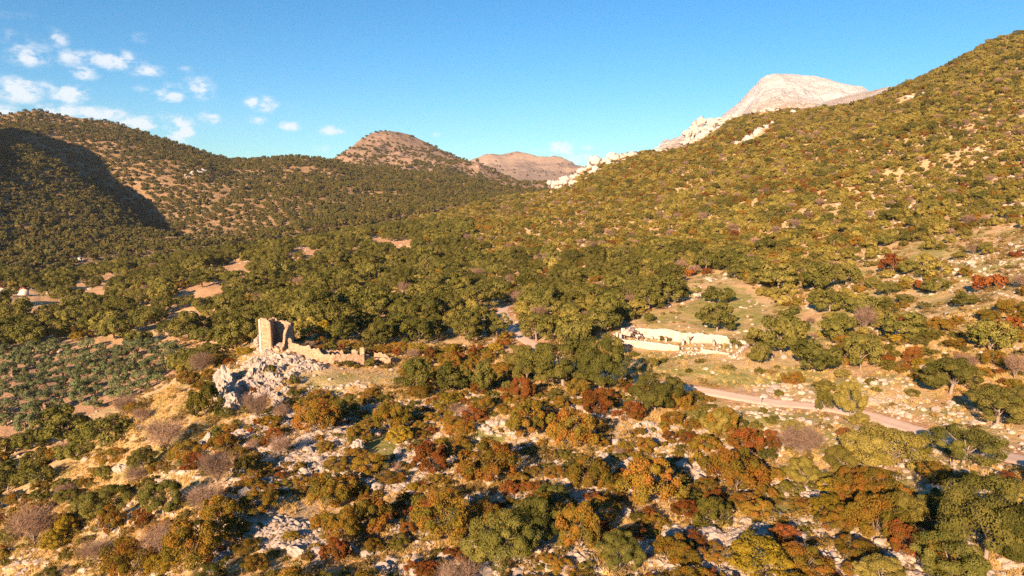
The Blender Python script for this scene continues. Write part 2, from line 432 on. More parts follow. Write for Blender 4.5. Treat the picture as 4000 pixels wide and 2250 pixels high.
def mat_rock(name, a, b, dark, sc=1.0):
    m = new_mat(name); t = NT(m); p = t.pos()
    oi = t.N.new('ShaderNodeObjectInfo').outputs['Random']
    n1 = t.noise(p, .7 * sc, 5, .65); n2 = t.noise(p, 3.5 * sc, 5, .7)
    c = t.mix(t.rng(n1, .3, .7), a, b)
    c = t.mix(t.rng(n2, .52, .72, 0, .75), c, dark)
    c = t.mix(t.rng(oi, 0, 1, 0, .3), c, (.46, .36, .27))
    t.out(c, .95, n2, .9, .18 / sc, .08)
    return m
def mat_masonry(name, stone, stone2, mortar, scale=1.0, plaster=0.0, pcol=(.7, .62, .54)):
    m = new_mat(name); t = NT(m); p = t.obj()
    mp = t.N.new('ShaderNodeMapping'); t.L.new(p, mp.inputs['Vector']); mp.inputs['Scale'].default_value = (1, 1, 1.5)
    vo = t.N.new('ShaderNodeTexVoronoi'); vo.feature = 'F1'; vo.inputs['Scale'].default_value = 3.2 * scale; t.L.new(mp.outputs[0], vo.inputs['Vector'])
    ve = t.N.new('ShaderNodeTexVoronoi'); ve.feature = 'DISTANCE_TO_EDGE'; ve.inputs['Scale'].default_value = 3.2 * scale; t.L.new(mp.outputs[0], ve.inputs['Vector'])
    sepc = t.N.new('ShaderNodeSeparateColor'); t.L.new(vo.outputs['Color'], sepc.inputs[0])
    n1 = t.noise(p, .6, 5, .6); n2 = t.noise(p, 6, 4, .7)
    c = t.mix(sepc.outputs[0], stone, stone2)
    c = t.mix(t.rng(ve.outputs['Distance'], .10, .02), c, mortar)
    c = t.mix(t.rng(n2, .5, .8, 0, .4), c, (.25, .18, .12))
    pl = t.rng(t.math('ADD', n1, plaster - .5), .40, .55)
    c = t.mix(pl, c, t.mix(n2, pcol, tuple(.82 * q for q in pcol)))
    t.out(c, .95, t.math('ADD', t.math('MULTIPLY', ve.outputs['Distance'], 2.0), n2), .8, .10, .05)
    return m
def mat_plain(name, a, b, scale=3.0, rough=.9):
    m = new_mat(name); t = NT(m); p = t.obj(); n1 = t.noise(p, scale, 5, .65)
    t.out(t.mix(t.rng(n1, .3, .7), a, b), rough, n1, .5, .05, .1); return m
def mat_leaf(name, ramp, transl=.15, obj_var=.35, gain=1.25):
    ramp = [(q, tuple(gain * v for v in c)) for q, c in ramp]
    """ramp: list of (pos, rgb) over the clump tint"""
    m = new_mat(name); t = NT(m)
    oi = t.N.new('ShaderNodeObjectInfo').outputs['Random']
    f = t.math('ADD', t.math('MULTIPLY', t.attr('tint'), 1 - obj_var), t.math('MULTIPLY', oi, obj_var))
    cr = t.N.new('ShaderNodeValToRGB'); t.L.new(f, cr.inputs[0])
    e = cr.color_ramp.elements
    e[0].position = ramp[0][0]; e[0].color = (*ramp[0][1], 1); e[1].position = ramp[-1][0]; e[1].color = (*ramp[-1][1], 1)
    for q, c in ramp[1:-1]:
        el = e.new(q); el.color = (*c, 1)
    w = t.N.new('ShaderNodeTexWhiteNoise'); w.noise_dimensions = '1D'; t.L.new(oi, w.inputs['W'])
    br = t.rng(w.outputs['Value'], 0, 1, .72, 1.25)
    vm = t.N.new('ShaderNodeVectorMath'); vm.operation = 'SCALE'; t.L.new(cr.outputs[0], vm.inputs[0]); t.L.new(br, vm.inputs['Scale'])
    d = t.N.new('ShaderNodeBsdfDiffuse'); tr = t.N.new('ShaderNodeBsdfTranslucent'); mx = t.N.new('ShaderNodeMixShader'); o = t.N.new('ShaderNodeOutputMaterial')
    t.L.new(vm.outputs[0], d.inputs['Color']); t.L.new(vm.outputs[0], tr.inputs['Color']); mx.inputs[0].default_value = transl
    t.L.new(d.outputs[0], mx.inputs[1]); t.L.new(tr.outputs[0], mx.inputs[2]); t.L.new(mx.outputs[0], o.inputs['Surface'])
    return m

M = {}
M['ground'] = mat_ground()
M['hill'] = mat_hill('wooded_hill_earth', (.30, .19, .10), (.38, .25, .13), (.50, .40, .30), .60, .75, .012)
M['bald'] = mat_hill('bald_mountain_earth', (.36, .24, .16), (.28, .19, .125), (.52, .44, .37), .58, .72, .010)
M['farm'] = mat_hill('far_mountain_earth', (.38, .28, .21), (.34, .25, .185), (.46, .37, .30), .62, .8, .006)
M['white'] = mat_white()
M['rock'] = mat_rock('limestone', (.47, .395, .325), (.33, .275, .225), (.13, .105, .08), 1.4)
M['cliff'] = mat_rock('limestone_cliff_face', (.60, .54, .49), (.46, .41, .37), (.13, .12, .09), .22)
M['stone'] = mat_rock('loose_limestone', (.54, .445, .355), (.42, .34, .27), (.27, .21, .16))
M['track'] = mat_plain('pale_gravel_track', (.74, .55, .40), (.64, .46, .33), .6)
M['path'] = mat_plain('trodden_path_earth', (.50, .36, .22), (.42, .29, .17), .8)
M['masonry'] = mat_masonry('rubble_masonry', (.34, .20, .115), (.60, .42, .27), (.36, .23, .15), .8)
M['white_masonry'] = mat_masonry('limewashed_masonry', (.40, .30, .23), (.62, .50, .41), (.46, .36, .28), .9, .50, (.64, .53, .445))
M['quoin'] = mat_masonry('pale_quoin_stone', (.60, .52, .44), (.52, .45, .38), (.45, .38, .32), .6)
M['timber'] = mat_plain('weathered_beam_wood', (.20, .13, .085), (.13, .085, .055), 8)
M['bark'] = mat_plain('grey_brown_bark', (.24, .18, .13), (.15, .11, .08), 6)
M['bark_pale'] = mat_plain('pale_grey_bark', (.33, .26, .20), (.22, .17, .13), 5)
M['roof_tile'] = mat_plain('red_roof_tile', (.42, .12, .06), (.34, .10, .05), 3)
M['limewash'] = mat_plain('cream_limewash', (.74, .66, .56), (.66, .58, .48), 2)
M['pane'] = mat_plain('dark_window_glass', (.03, .035, .04), (.04, .045, .05), 2, .2)
M['metal'] = mat_plain('galvanised_post', (.35, .36, .36), (.28, .29, .29), 4, .5)
M['oak'] = mat_leaf('holm_oak_leaves', [(0, (.040, .046, .010)), (.35, (.082, .080, .017)), (.7, (.135, .120, .027)), (1, (.195, .155, .040))], .15, .35, 1.25)
M['oak_far'] = mat_leaf('wood_leaves', [(0, (.048, .054, .016)), (.5, (.092, .083, .023)), (.82, (.145, .102, .030)), (1, (.21, .115, .034))])
M['oak_light'] = mat_leaf('yellow_green_leaves', [(0, (.092, .080, .016)), (.5, (.170, .137, .029)), (1, (.262, .205, .053))], .15, .35, 1.5)
M['autumn'] = mat_leaf('autumn_leaves', [(0, (.060, .056, .011)), (.28, (.115, .092, .014)), (.5, (.172, .110, .016)), (.74, (.218, .100, .017)), (.9, (.220, .077, .018)), (1, (.215, .060, .022))], .2, .16, 1.35)
M['rust'] = mat_leaf('rust_red_leaves', [(0, (.095, .066, .013)), (.35, (.185, .085, .017)), (.65, (.245, .075, .020)), (1, (.22, .066, .032))], .2, .2, 1.0)
M['yellow'] = mat_leaf('yellow_autumn_leaves', [(0, (.10, .085, .012)), (.5, (.21, .148, .016)), (1, (.30, .19, .018))], .2, .3)
M['shrub'] = mat_leaf('evergreen_shrub_leaves', [(0, (.050, .052, .010)), (.5, (.098, .086, .015)), (1, (.165, .125, .024))])
M['scrub'] = mat_leaf('dry_scrub_leaves', [(0, (.09, .075, .02)), (.5, (.19, .125, .036)), (1, (.31, .20, .065))], .2, .6)
M['olive'] = mat_leaf('olive_leaves', [(0, (.062, .080, .030)), (.5, (.118, .138, .056)), (1, (.19, .20, .09))])
M['twig'] = mat_leaf('bare_twigs', [(0, (.15, .10, .07)), (.6, (.23, .15, .10)), (1, (.31, .19, .12))], .05)
M['drygrass'] = mat_leaf('dry_grass_blades', [(0, (.28, .19, .06)), (.5, (.48, .33, .12)), (1, (.62, .45, .18))], .25)

# ------------------------------------------------------------------ ground sheet
NA, NR = 760, 430
az = np.linspace(R(-52), R(50), NA); rr = np.exp(np.linspace(math.log(34), math.log(1500), NR))
AZ, RR = np.meshgrid(az, rr, indexing='ij')
GX, GY = RR * np.sin(AZ), RR * np.cos(AZ)
GZ = ground_z(GX, GY)

def poly_mask(px, py, poly):
    px = np.asarray(px, float); py = np.asarray(py, float)
    ins = np.zeros(px.shape, bool); j = len(poly) - 1
    for i in range(len(poly)):
        xi, yi = poly[i]; xj, yj = poly[j]
        c = ((yi > py) != (yj > py)) & (px < (xj - xi) * (py - yi) / ((yj - yi) + 1e-12) + xi)
        ins ^= c; j = i
    return ins
def ground_hit(px, py):
    (x, y), = world_poly([(px, py)]); return x, y

Z = {
 'olive': [(-400,1400),(0,1385),(200,1372),(430,1362),(640,1372),(745,1385),(760,1405),(710,1460),(620,1515),(490,1575),(340,1620),(160,1680),(0,1725),(-400,1820)],
 'terrace': [(1120,1410),(1300,1432),(1540,1440),(1590,1450),(1560,1510),(1400,1512),(1180,1500),(1090,1470)],
 'bank': [(1160,1500),(1400,1505),(1560,1500),(1540,1545),(1350,1560),(1180,1545)],
 'slope_grass': [(430,1720),(560,1620),(640,1550),(860,1470),(865,1620),(790,1700),(650,1800),(460,1830)],
 'right_open': [(3000,1190),(3250,1010),(3600,930),(4300,860),(4300,1560),(3700,1500),(3200,1330)],
 'field_pink': [(200,1175),(330,1075),(560,1058),(590,1090),(500,1115),(470,1160),(300,1185)],
 'field_low': [(-200,1150),(270,1150),(280,1235),(-200,1260)],
 'field_a': [(690,1150),(760,1080),(990,1018),(985,1110),(830,1180),(760,1260),(690,1270)],
 'field_b': [(1080,1000),(1300,950),(1620,935),(1620,1000),(1400,1020),(1150,1050)],
 'field_c': [(560,1330),(640,1290),(900,1290),(890,1400),(600,1400),(140,1405),(150,1345)],
 'field_d': [(640,1250),(760,1215),(790,1300),(690,1330)],
 'meadow': [(2380,1290),(2480,1240),(2620,1200),(2640,1100),(2700,1075),(2830,1060),(2960,1150),(3060,1210),(3130,1300),(3420,1440),(3700,1545),(4000,1660),(4300,1720),(4300,1900),(4000,1880),(3650,1880),(3580,1960),(3380,1850),(3250,1780),(3000,1720),(2760,1570),(2600,1520),(2420,1500)],
 'meadow_green': [(2500,1255),(2700,1180),(2850,1120),(2990,1180),(3080,1260),(2980,1300),(2700,1270)],
 'green_low': [(2400,1360),(2650,1395),(2700,1430),(2950,1430),(3100,1500),(2900,1480),(2560,1440),(2380,1400)],
 'green_r': [(2850,1440),(3300,1460),(3500,1560),(3300,1560),(2900,1500)],
 'meadow_s': [(2750,1590),(3000,1610),(3300,1640),(3400,1700),(3300,1740),(3000,1690)],
 'olive_front': [(-400,1390),(0,1378),(430,1355),(780,1385),(760,1440),(700,1530),(590,1600),(450,1670),(270,1720),(0,1775),(-400,1880)],
 'lawn_a': [(1420,1720),(1540,1680),(1560,1790),(1440,1830)],
 'lawn_b': [(1850,1650),(2000,1690),(1960,1740),(1860,1740)],
 'lawn_c': [(3000,1970),(3180,1960),(3180,2060),(3020,2060)],
 'glade': [(1640,1510),(1700,1440),(1960,1440),(1960,1490),(1800,1530)],
 'rock_a': [(1050,1950),(1600,1850),(2300,1800),(2600,1850),(2500,1960),(1900,2020),(1300,2120),(1000,2150)],
 'rock_b': [(2250,1600),(2560,1640),(2600,1720),(2400,1760),(2250,1700)],
 'rock_c': [(2400,2020),(2700,1980),(3000,1960),(3100,2100),(2900,2230),(2500,2250)],
 'rock_d': [(1150,1600),(1400,1680),(1300,1850),(1050,1900),(1000,1750)],
 'rock_e': [(2900,1500),(3100,1490),(3220,1570),(3150,1590),(2950,1550)],
 'rock_f': [(3300,1480),(3520,1480),(3560,1550),(3400,1580)],
 'rock_g': [(1100,2150),(1700,2060),(2000,2120),(1900,2300),(1000,2300)],
 'crag': [(850,1460),(960,1390),(1040,1370),(1180,1390),(1290,1425),(1230,1450),(1130,1450),(1150,1540),(1090,1590),(950,1600),(860,1560)],
 'ridge_scree': [(3550,950),(4000,900),(4000,1300),(3700,1250),(3500,1100)],
}
ZW = {k: world_poly(v) for k, v in Z.items()}
def soft(zone, x, y, w):
    """1 inside the zone, falling off over about w metres (world space, wobbled edge)"""
    dx = fbm(x, y, w * 3, 3, .6, 81) * w; dy = fbm(x, y, w * 3, 3, .6, 91) * w
    return poly_mask(x + dx, y + dy, ZW[zone]).astype(float)

def lay_ground():
    gx, gy = GX.ravel(), GY.ravel()
    ground = grid_mesh('ground', GX, GY, GZ, M['ground'])
    me = ground.data
    r = np.hypot(gx, gy)
    near = r < 760
    green = np.full(gx.shape, .16); rocky = np.full(gx.shape, .12); red = np.zeros(gx.shape); pl = np.zeros(gx.shape)
    xs, ys = gx[near], gy[near]
    def S(z, w): return soft(z, xs, ys, w)
    g = np.full(xs.shape, .14); k = np.where(np.hypot(xs, ys) < 140, .18, .10); rd = np.zeros(xs.shape); p = np.zeros(xs.shape)
    for z, v in (('terrace', .52), ('slope_grass', .55), ('right_open', .5), ('meadow', .47), ('meadow_green', .78), ('green_low', .72), ('green_r', .62), ('meadow_s', .68), ('lawn_a', 1.0), ('lawn_b', .95), ('lawn_c', .95), ('glade', .8)):
        g = np.maximum(g, S(z, 1.6 if z.startswith('lawn') else 4) * v)
    for z in ('meadow', 'meadow_s', 'terrace', 'slope_grass', 'right_open'): k = np.where(S(z, 4) > .5, .05, k)
    for z, v in (('rock_a', .42), ('rock_b', .42), ('rock_c', .45), ('rock_d', .40), ('rock_e', .5), ('rock_f', .4), ('rock_g', .40), ('crag', .40), ('bank', .42), ('ridge_scree', .25)):
        k = np.maximum(k, S(z, 3) * v)
    for z, v in (('field_pink', .55), ('field_a', .55), ('field_b', .6), ('field_low', .2), ('field_c', .35), ('field_d', .3)):
        rd = np.maximum(rd, S(z, 6) * v); 
    for z in ('field_pink', 'field_low', 'field_a', 'field_b', 'field_c', 'field_d'):
        q = S(z, 6); k = k * (1 - q) - .3 * q; g = g * (1 - q)
    p = S('olive', 5) * .95; k = k * (1 - p) - .3 * p; g = g * (1 - p)
    d = np.full(xs.shape, 99.0); kk = (np.hypot(xs, ys) > 90) & (np.hypot(xs, ys) < 285) & (xs > -30); d[kk] = seg_dist(xs[kk], ys[kk], TRK)
    bankn = sstep(6.5, 2.2, d) * (fbm(xs, ys, 9, 3, .6, 33) > -.15)
    rd = np.maximum(rd, bankn * .75)
    left = xs < -30
    g = np.where(left & (np.hypot(xs, ys) < 170), np.maximum(g, .3), g)
    green[near] = g; rocky[near] = k; red[near] = rd; pl[near] = p
    for nm, arr in (('green', green), ('rocky', rocky), ('red', red), ('plough', pl)):
        a = me.attributes.new(nm, 'FLOAT', 'POINT'); a.data.foreach_set('value', arr.astype(np.float32))
    return structure(ground)
ground = lay_ground()

def lay_hill(h, mat):
    a = np.linspace(h.az[0], h.az[1], h.na)
    t = np.linspace(-0.06, h.rmax, h.nr)
    Az, T = np.meshgrid(a, t, indexing='ij')
    Rr = h.fr(Az) + T * (h.cr(Az) - h.fr(Az))
    X, Y = Rr * np.sin(Az), Rr * np.cos(Az)
    Zz = h.z(X, Y)
    o = structure(grid_mesh(h.name, X, Y, Zz, mat))
    h.T = T; h.xyz = (X, Y, Zz)
    return o
o_left = lay_hill(hill_left, M['hill']); o_mid = lay_hill(hill_mid, M['bald']); o_far = lay_hill(hill_far, M['farm'])
o_spur = lay_hill(spur, M['hill']); o_white = lay_hill(white, M['white']); o_arm = lay_hill(white_arm, M['white'])
def hill_attr(o, name, arr):
    a = o.data.attributes.new(name, 'FLOAT', 'POINT'); a.data.foreach_set('value', arr.ravel().astype(np.float32))
hill_attr(o_white, 'scree', sstep(.70, .52, white.T + .05 * fbm(white.xyz[0], white.xyz[1], 120, 3)) * .8)
hill_attr(o_arm, 'scree', .35 + .3 * fbm(white_arm.xyz[0], white_arm.xyz[1], 80, 3))

# ------------------------------------------------------------------ helpers for things
def empty(name, loc, label=None, cat=None, group=None):
    o = bpy.data.objects.new(name, None); COL.objects.link(o); o.location = loc; o.empty_display_size = .5
    tag(o, label, cat, group); return o
def tag(o, label=None, cat=None, group=None):
    if label: o['label'] = label
    if cat: o['category'] = cat
    if group: o['group'] = group
    return o
def mesh_from(name, V, Fc, mats, fmat=None, tint=None, smooth=False):
    """V (n,3), Fc list/array of quads or tris (equal length)"""
    me = bpy.data.meshes.new(name)
    V = np.asarray(V, np.float32); Fc = np.asarray(Fc, np.int32); k = Fc.shape[1]
    me.vertices.add(len(V)); me.vertices.foreach_set('co', V.ravel())
    me.loops.add(Fc.size); me.loops.foreach_set('vertex_index', Fc.ravel())
    me.polygons.add(len(Fc)); me.polygons.foreach_set('loop_start', np.arange(0, Fc.size, k, dtype=np.int32))
    if smooth: me.polygons.foreach_set('use_smooth', np.ones(len(Fc), bool))
    for m in mats: me.materials.append(m)
    if fmat is not None: me.polygons.foreach_set('material_index', np.asarray(fmat, np.int32))
    me.update(calc_edges=True)
    if tint is not None:
        a = me.attributes.new('tint', 'FLOAT', 'FACE'); a.data.foreach_set('value', np.asarray(tint, np.float32))
    return me
def add_obj(name, me, parent=None, loc=(0, 0, 0)):
    o = bpy.data.objects.new(name, me); COL.objects.link(o); o.location = loc
    if parent: o.parent = parent
    return o

# ------------------------------------------------------------------ tree shapes
def tube_path(P, r0, r1, sides=6):
    """tapered tube along points P -> verts, quads"""
    P = [np.array(p, float) for p in P]; V = []; Q = []; n = len(P)
    for i, p in enumerate(P):
        d = P[min(i + 1, n - 1)] - P[max(i - 1, 0)]; d = d / (np.linalg.norm(d) + 1e-9)
        a = np.cross(d, (0.3, 1, 0.1)); a /= np.linalg.norm(a) + 1e-9; b = np.cross(d, a)
        r = r0 + (r1 - r0) * i / (n - 1)
        for k in range(sides):
            t = 2 * math.pi * k / sides; V.append(p + r * (math.cos(t) * a + math.sin(t) * b))
    for i in range(n - 1):
        for k in range(sides):
            k2 = (k + 1) % sides
            Q.append((i * sides + k, i * sides + k2, (i + 1) * sides + k2, (i + 1) * sides + k))
    return V, Q
def join(parts):
    V = []; Q = []
    for v, q in parts:
        o = len(V); V += list(v); Q += [tuple(i + o for i in f) for f in q]
    return V, Q
def limb_set(g, H, W, nl, r0, sides=6, lean=.08, low=.3, bend=.12):
    """trunk and limbs that fork out under the crown"""
    lx, ly = g.uniform(-lean, lean, 2) * H
    fork = H * low
    parts = [tube_path([(0, 0, -.4 * H * .15), (lx * .3, ly * .3, fork * .5), (lx, ly, fork), (lx * 1.3, ly * 1.3, fork + H * .18)], r0, r0 * .62, sides)]
    ends = []
    for i in range(nl):
        a = 2 * math.pi * (i + g.uniform(-.3, .3)) / nl; ro = W * .5 * g.uniform(.35, .68); zz = H * g.uniform(.48, .78)
        e = (lx + ro * math.cos(a), ly + ro * math.sin(a), zz)
        mid = (lx + ro * .45 * math.cos(a + bend), ly + ro * .45 * math.sin(a + bend), fork + (zz - fork) * .55)
        parts.append(tube_path([(lx, ly, fork * .9), mid, e], r0 * .5, r0 * .12, max(4, sides - 2))); ends.append(e)
    return parts, ends
def leaf_quads(C, Nn, S, g, asp=.75):
    """one rhomb leaf face per centre C with normal Nn and half size S"""
    n = len(C)
    Nn = Nn / (np.linalg.norm(Nn, axis=1, keepdims=True) + 1e-9)
    t = g.normal(size=(n, 3)); u = np.cross(Nn, t); u /= np.linalg.norm(u, axis=1, keepdims=True) + 1e-9
    v = np.cross(Nn, u)
    s = S[:, None]
    V = np.stack([C - u * s, C - v * s * asp, C + u * s, C + v * s * asp], 1).reshape(-1, 3)
    Q = np.arange(4 * n).reshape(n, 4)
    return V, Q
def crown(g, W, D, H, base, nclump, per, leaf, crad=.22, dome=.55, droop=0.0, sparse=0.0, jit=.75, flat=False):
    """crown of leaf faces gathered in clumps over a lumpy dome; returns verts, quads, tint"""
    hz = (H - base)
    C = []; N = []; T = []; S = []
    lob = g.uniform(0, 6.28, 4)
    for c in range(nclump):
        a = g.uniform(0, 2 * math.pi)
        zc = g.uniform(-.75, 1.0)
        inner = g.random() < .22
        rad = math.sqrt(max(0, 1 - zc * zc)) ; k = g.uniform(.35, .7) if inner else g.uniform(.72, .95)
        lump = 1 + .14 * math.sin(2 * a + lob[0]) + .10 * math.sin(3 * a + lob[1]) + .08 * math.sin(5 * a + lob[2])
        cx = W / 2 * rad * k * lump * math.cos(a); cy = D / 2 * rad * k * lump * math.sin(a)
        cz = base + hz * .46 + hz * .5 * zc * k * (1 + .10 * math.sin(2 * a + lob[3]))
        cr = crad * W * g.uniform(.6, 1.15) * (1.0 if not flat else .8)
        tc = g.random()
        m = int(per * g.uniform(.75, 1.25) * (.5 if inner else 1))
        d = g.normal(size=(m, 3)); d /= np.linalg.norm(d, axis=1, keepdims=True)
        out = np.array([cx / (W / 2), cy / (D / 2), (cz - base - hz * .4) / (hz * .6)]); out /= np.linalg.norm(out) + 1e-9
        d = d + out * .55; d /= np.linalg.norm(d, axis=1, keepdims=True)
        rr_ = cr * g.uniform(.55, 1.0, (m, 1)) ** .6
        p = np.array([cx, cy, cz]) + d * rr_ * np.array([1, 1, .72])
        C.append(p); N.append(d * 1.0 + g.normal(size=(m, 3)) * jit * .55 + np.array([0, 0, .25]))
        T.append(np.clip(tc * .70 + g.uniform(0, .36, m) - .03, 0, 1)); S.append(leaf * g.uniform(.6, 1.35, m))
    C = np.concatenate(C); N = np.concatenate(N); T = np.concatenate(T); S = np.concatenate(S)
    ok = C[:, 2] > base * .55
    C, N, T, S = C[ok], N[ok], T[ok], S[ok]
    V, Q = leaf_quads(C, N, S, g)
    return V, Q, T
def twigs(g, ends, H, W, nper, leaf, base):
    """fine bare twigs as thin slivers in fans round the limb ends"""
    C = []; N = []; V = []; Q = []; T = []
    for e in ends:
        e = np.array(e); m = nper
        d = g.normal(size=(m, 3)); d[:, 2] = np.abs(d[:, 2]) * .8 + .1; d /= np.linalg.norm(d, axis=1, keepdims=True)
        L = W * .26 * g.uniform(.4, 1.0, (m, 1))
        st = e + g.normal(size=(m, 3)) * W * .09
        side = np.cross(d, g.normal(size=(m, 3))); side /= np.linalg.norm(side, axis=1, keepdims=True); side *= leaf
        v = np.stack([st - side, st + side, st + d * L + side * .3, st + d * L - side * .3], 1).reshape(-1, 3)
        o = sum(len(x) for x in V); V.append(v); Q.append(np.arange(4 * m).reshape(m, 4) + o); T.append(g.random(m))
    return np.concatenate(V), np.concatenate(Q), np.concatenate(T)

class Proto:
    _w = None
    @property
    def whole(p):      # trunk and crown in one mesh, made only when asked for
        if p._w is None:
            if p.trunk is None: p._w = p.crown
            else:
                tv, tq, cv, cq, ct, bk, lf = p.raw
                p._w = mesh_from(p.kind + '_whole', np.concatenate([np.array(tv), cv]), np.concatenate([np.array(tq), cq + len(tv)]), [M[bk], M[lf]], np.r_[np.zeros(len(tq)), np.ones(len(cq))], np.r_[np.zeros(len(tq)), ct])
        return p._w
PROTO = {}
HID = bpy.data.collections.new('shapes')     # shapes that only the masses draw on; not part of the scene
def make_proto(kind, i, W, H, base, nclump, per, leaf, crad, leafmat, barkmat, trunk=True, r0=.25, nl=5, D=None, tw=False, low=.3, flat=False, jit=.75):
    g = np.random.default_rng(hash((kind, i)) % 1000 if False else sum(map(ord, kind)) * 17 + i * 101)
    p = Proto(); p.kind = kind; p.W = W; p.H = H
    D = D or W * g.uniform(.85, 1.1)
    parts, ends = limb_set(g, H, W, nl, r0, 6 if leaf < .3 else 5, low=low)
    tv, tq = join(parts)
    if tw: cv, cq, ct = twigs(g, ends, H, W, per, leaf, base)
    else: cv, cq, ct = crown(g, W, D, H, base, nclump, per, leaf, crad, flat=flat, jit=jit)
    if trunk: p.trunk = mesh_from(kind + '_trunk', tv, tq, [M[barkmat]], smooth=True)
    else: p.trunk = None
    p.crown = mesh_from(kind + '_crown', cv, cq, [M[leafmat]], tint=ct)
    p.raw = (tv, tq, cv, cq, ct, barkmat, leafmat)
    PROTO.setdefault(kind, []).append(p)
    return p

# detailed (near), middle and far versions
for i in range(4): make_proto('oak_near', i, 9 + i * .7, 7.2 + .4 * (i % 3), 1.5, 64, 400, .105, .13, 'oak', 'bark_pale', r0=.30, nl=6)
for i in range(6): make_proto('oak_mid', i, 9 + (i % 3) * .8, 6.6 + .5 * (i % 4), 1.3 + .3 * (i % 2), 44, 110, .24, .16, 'oak', 'bark_pale', r0=.30, nl=5)
for i in range(4): make_proto('oak_far', i, 8.5, 6.2 + .3 * i, .8, 20, 26, .72, .21, 'oak_far', 'bark', r0=.3, nl=3)
for i in range(3): make_proto('light_near', i, 9.5, 7.4, 1.4, 62, 400, .105, .135, 'oak_light', 'bark_pale', r0=.3, nl=6)
for i in range(4): make_proto('light_mid', i, 7, 4.8, .4, 32, 90, .22, .175, 'oak_light', 'bark', r0=.2, nl=4)
for i in range(5): make_proto('autumn_near', i, 5.8 + .4 * i, 3.9 + .25 * (i % 3), .35, 52, 240, .095, .135, 'autumn', 'bark', r0=.14, nl=7, low=.16, jit=1.1)
for i in range(3): make_proto('autumn_mid', i, 5.4, 3.8, .3, 22, 56, .28, .19, 'autumn', 'bark', r0=.14, nl=5, low=.15)
for i in range(3): make_proto('rust_near', i, 5.0, 3.9, .4, 46, 210, .09, .14, 'rust', 'bark', r0=.12, nl=6, low=.16, jit=1.1)
for i in range(2): make_proto('rust_mid', i, 4.6, 3.0, .2, 18, 52, .26, .2, 'rust', 'bark', r0=.12, nl=4, low=.15)
for i in range(2): make_proto('yellow_near', i, 5.2, 4.4, .4, 46, 210, .095, .14, 'yellow', 'bark', r0=.12, nl=6, low=.16, jit=1.1)
for i in range(4): make_proto('shrub_near', i, 3.6, 2.2, .05, 34, 170, .075, .15, 'shrub', 'bark', r0=.07, nl=5, low=.12)
for i in range(3): make_proto('shrub_mid', i, 4.6, 2.9, .05, 18, 50, .25, .2, 'shrub', 'bark', trunk=False)
for i in range(3): make_proto('scrub', i, 1.6, .85, .0, 9, 46, .075, .24, 'scrub', 'bark', trunk=False)
for i in range(4): make_proto('olive', i, 4.6 + .3 * i, 3.9, .9, 26, 90, .15, .18, 'olive', 'bark', r0=.26, nl=4, low=.24)
for i in range(3): make_proto('bare_near', i, 6.2, 5.0, .6, 0, 120, .017, .2, 'twig', 'bark_pale', r0=.12, nl=20, tw=True, low=.14)
for i in range(2): make_proto('bare_mid', i, 6.0, 4.6, .6, 0, 90, .03, .2, 'twig', 'bark_pale', r0=.13, nl=14, tw=True, low=.14)
def grass_tuft(i):
    g = np.random.default_rng(700 + i); m = 26
    st = g.normal(size=(m, 3)) * .16; st[:, 2] = 0
    d = g.normal(size=(m, 3)) * .45; d[:, 2] = 1; L = g.uniform(.2, .5, (m, 1))
    side = np.cross(d, g.normal(size=(m, 3))); side /= np.linalg.norm(side, axis=1, keepdims=True); side *= .028
    V = np.stack([st - side, st + side, st + d * L + side * .2, st + d * L - side * .2], 1).reshape(-1, 3)
    p = Proto(); p.kind = 'grass'; p.W = .8; p.H = .5; p.trunk = None
    p.crown = mesh_from('grass_tuft', V, np.arange(4 * m).reshape(m, 4), [M['drygrass']], tint=g.random(m)); PROTO.setdefault('grass', []).append(p)
for i in range(3): grass_tuft(i)

# rocks
def rock_mesh(i, sub=2, flat=.7, mat='rock', cuts=7):
    g = np.random.default_rng(900 + i)
    bm = bmesh.new(); bmesh.ops.create_icosphere(bm, subdivisions=sub, radius=1)
    V = np.array([v.co for v in bm.verts])
    for k in range(cuts):     # chop flat facets off
        nrm = g.normal(size=3); nrm /= np.linalg.norm(nrm); d = g.uniform(.5, .85)
        h = V @ nrm; over = np.maximum(h - d, 0); V = V - over[:, None] * nrm * .92
    V += g.normal(size=V.shape) * .035
    V = V * np.array([g.uniform(.8, 1.25), g.uniform(.75, 1.1), flat * g.uniform(.8, 1.25)])
    for v, c in zip(bm.verts, V): v.co = c
    me = bpy.data.meshes.new('rock_shape'); bm.to_mesh(me); bm.free(); me.materials.append(M[mat])
    return me
ROCKS = [rock_mesh(i, 2) for i in range(8)]
def crag_rock(i):
    g = np.random.default_rng(950 + i); bm = bmesh.new(); bmesh.ops.create_icosphere(bm, subdivisions=4, radius=1)
    V = np.array([v.co for v in bm.verts])
    for k in range(10):
        nrm = g.normal(size=3); nrm /= np.linalg.norm(nrm); h = V @ nrm; V = V - np.maximum(h - g.uniform(.45, .8), 0)[:, None] * nrm * .9
    nrm = V / np.linalg.norm(V, axis=1, keepdims=True); a, b = V[:, 0] + V[:, 2] * .35 + i * 7, V[:, 1] - V[:, 2] * .5
    d = -np.abs(vnoise(a * 2.2, b * 2.2, i)) * .34 - np.abs(vnoise(a * 5 + V[:, 2] * 3, b * 5, i + 3)) * .2 + vnoise(a * 11, b * 11 + V[:, 2] * 6, i + 5) * .07
    V = V + nrm * (d + .16)[:, None]
    for v, c in zip(bm.verts, V): v.co = c
    me = bpy.data.meshes.new('crag_shape'); bm.to_mesh(me); bm.free(); me.materials.append(M['rock']); return me
BIGROCKS = [crag_rock(i) for i in range(6)]
STONES = [rock_mesh(20 + i, 1, .55, 'stone', 4) for i in range(5)]

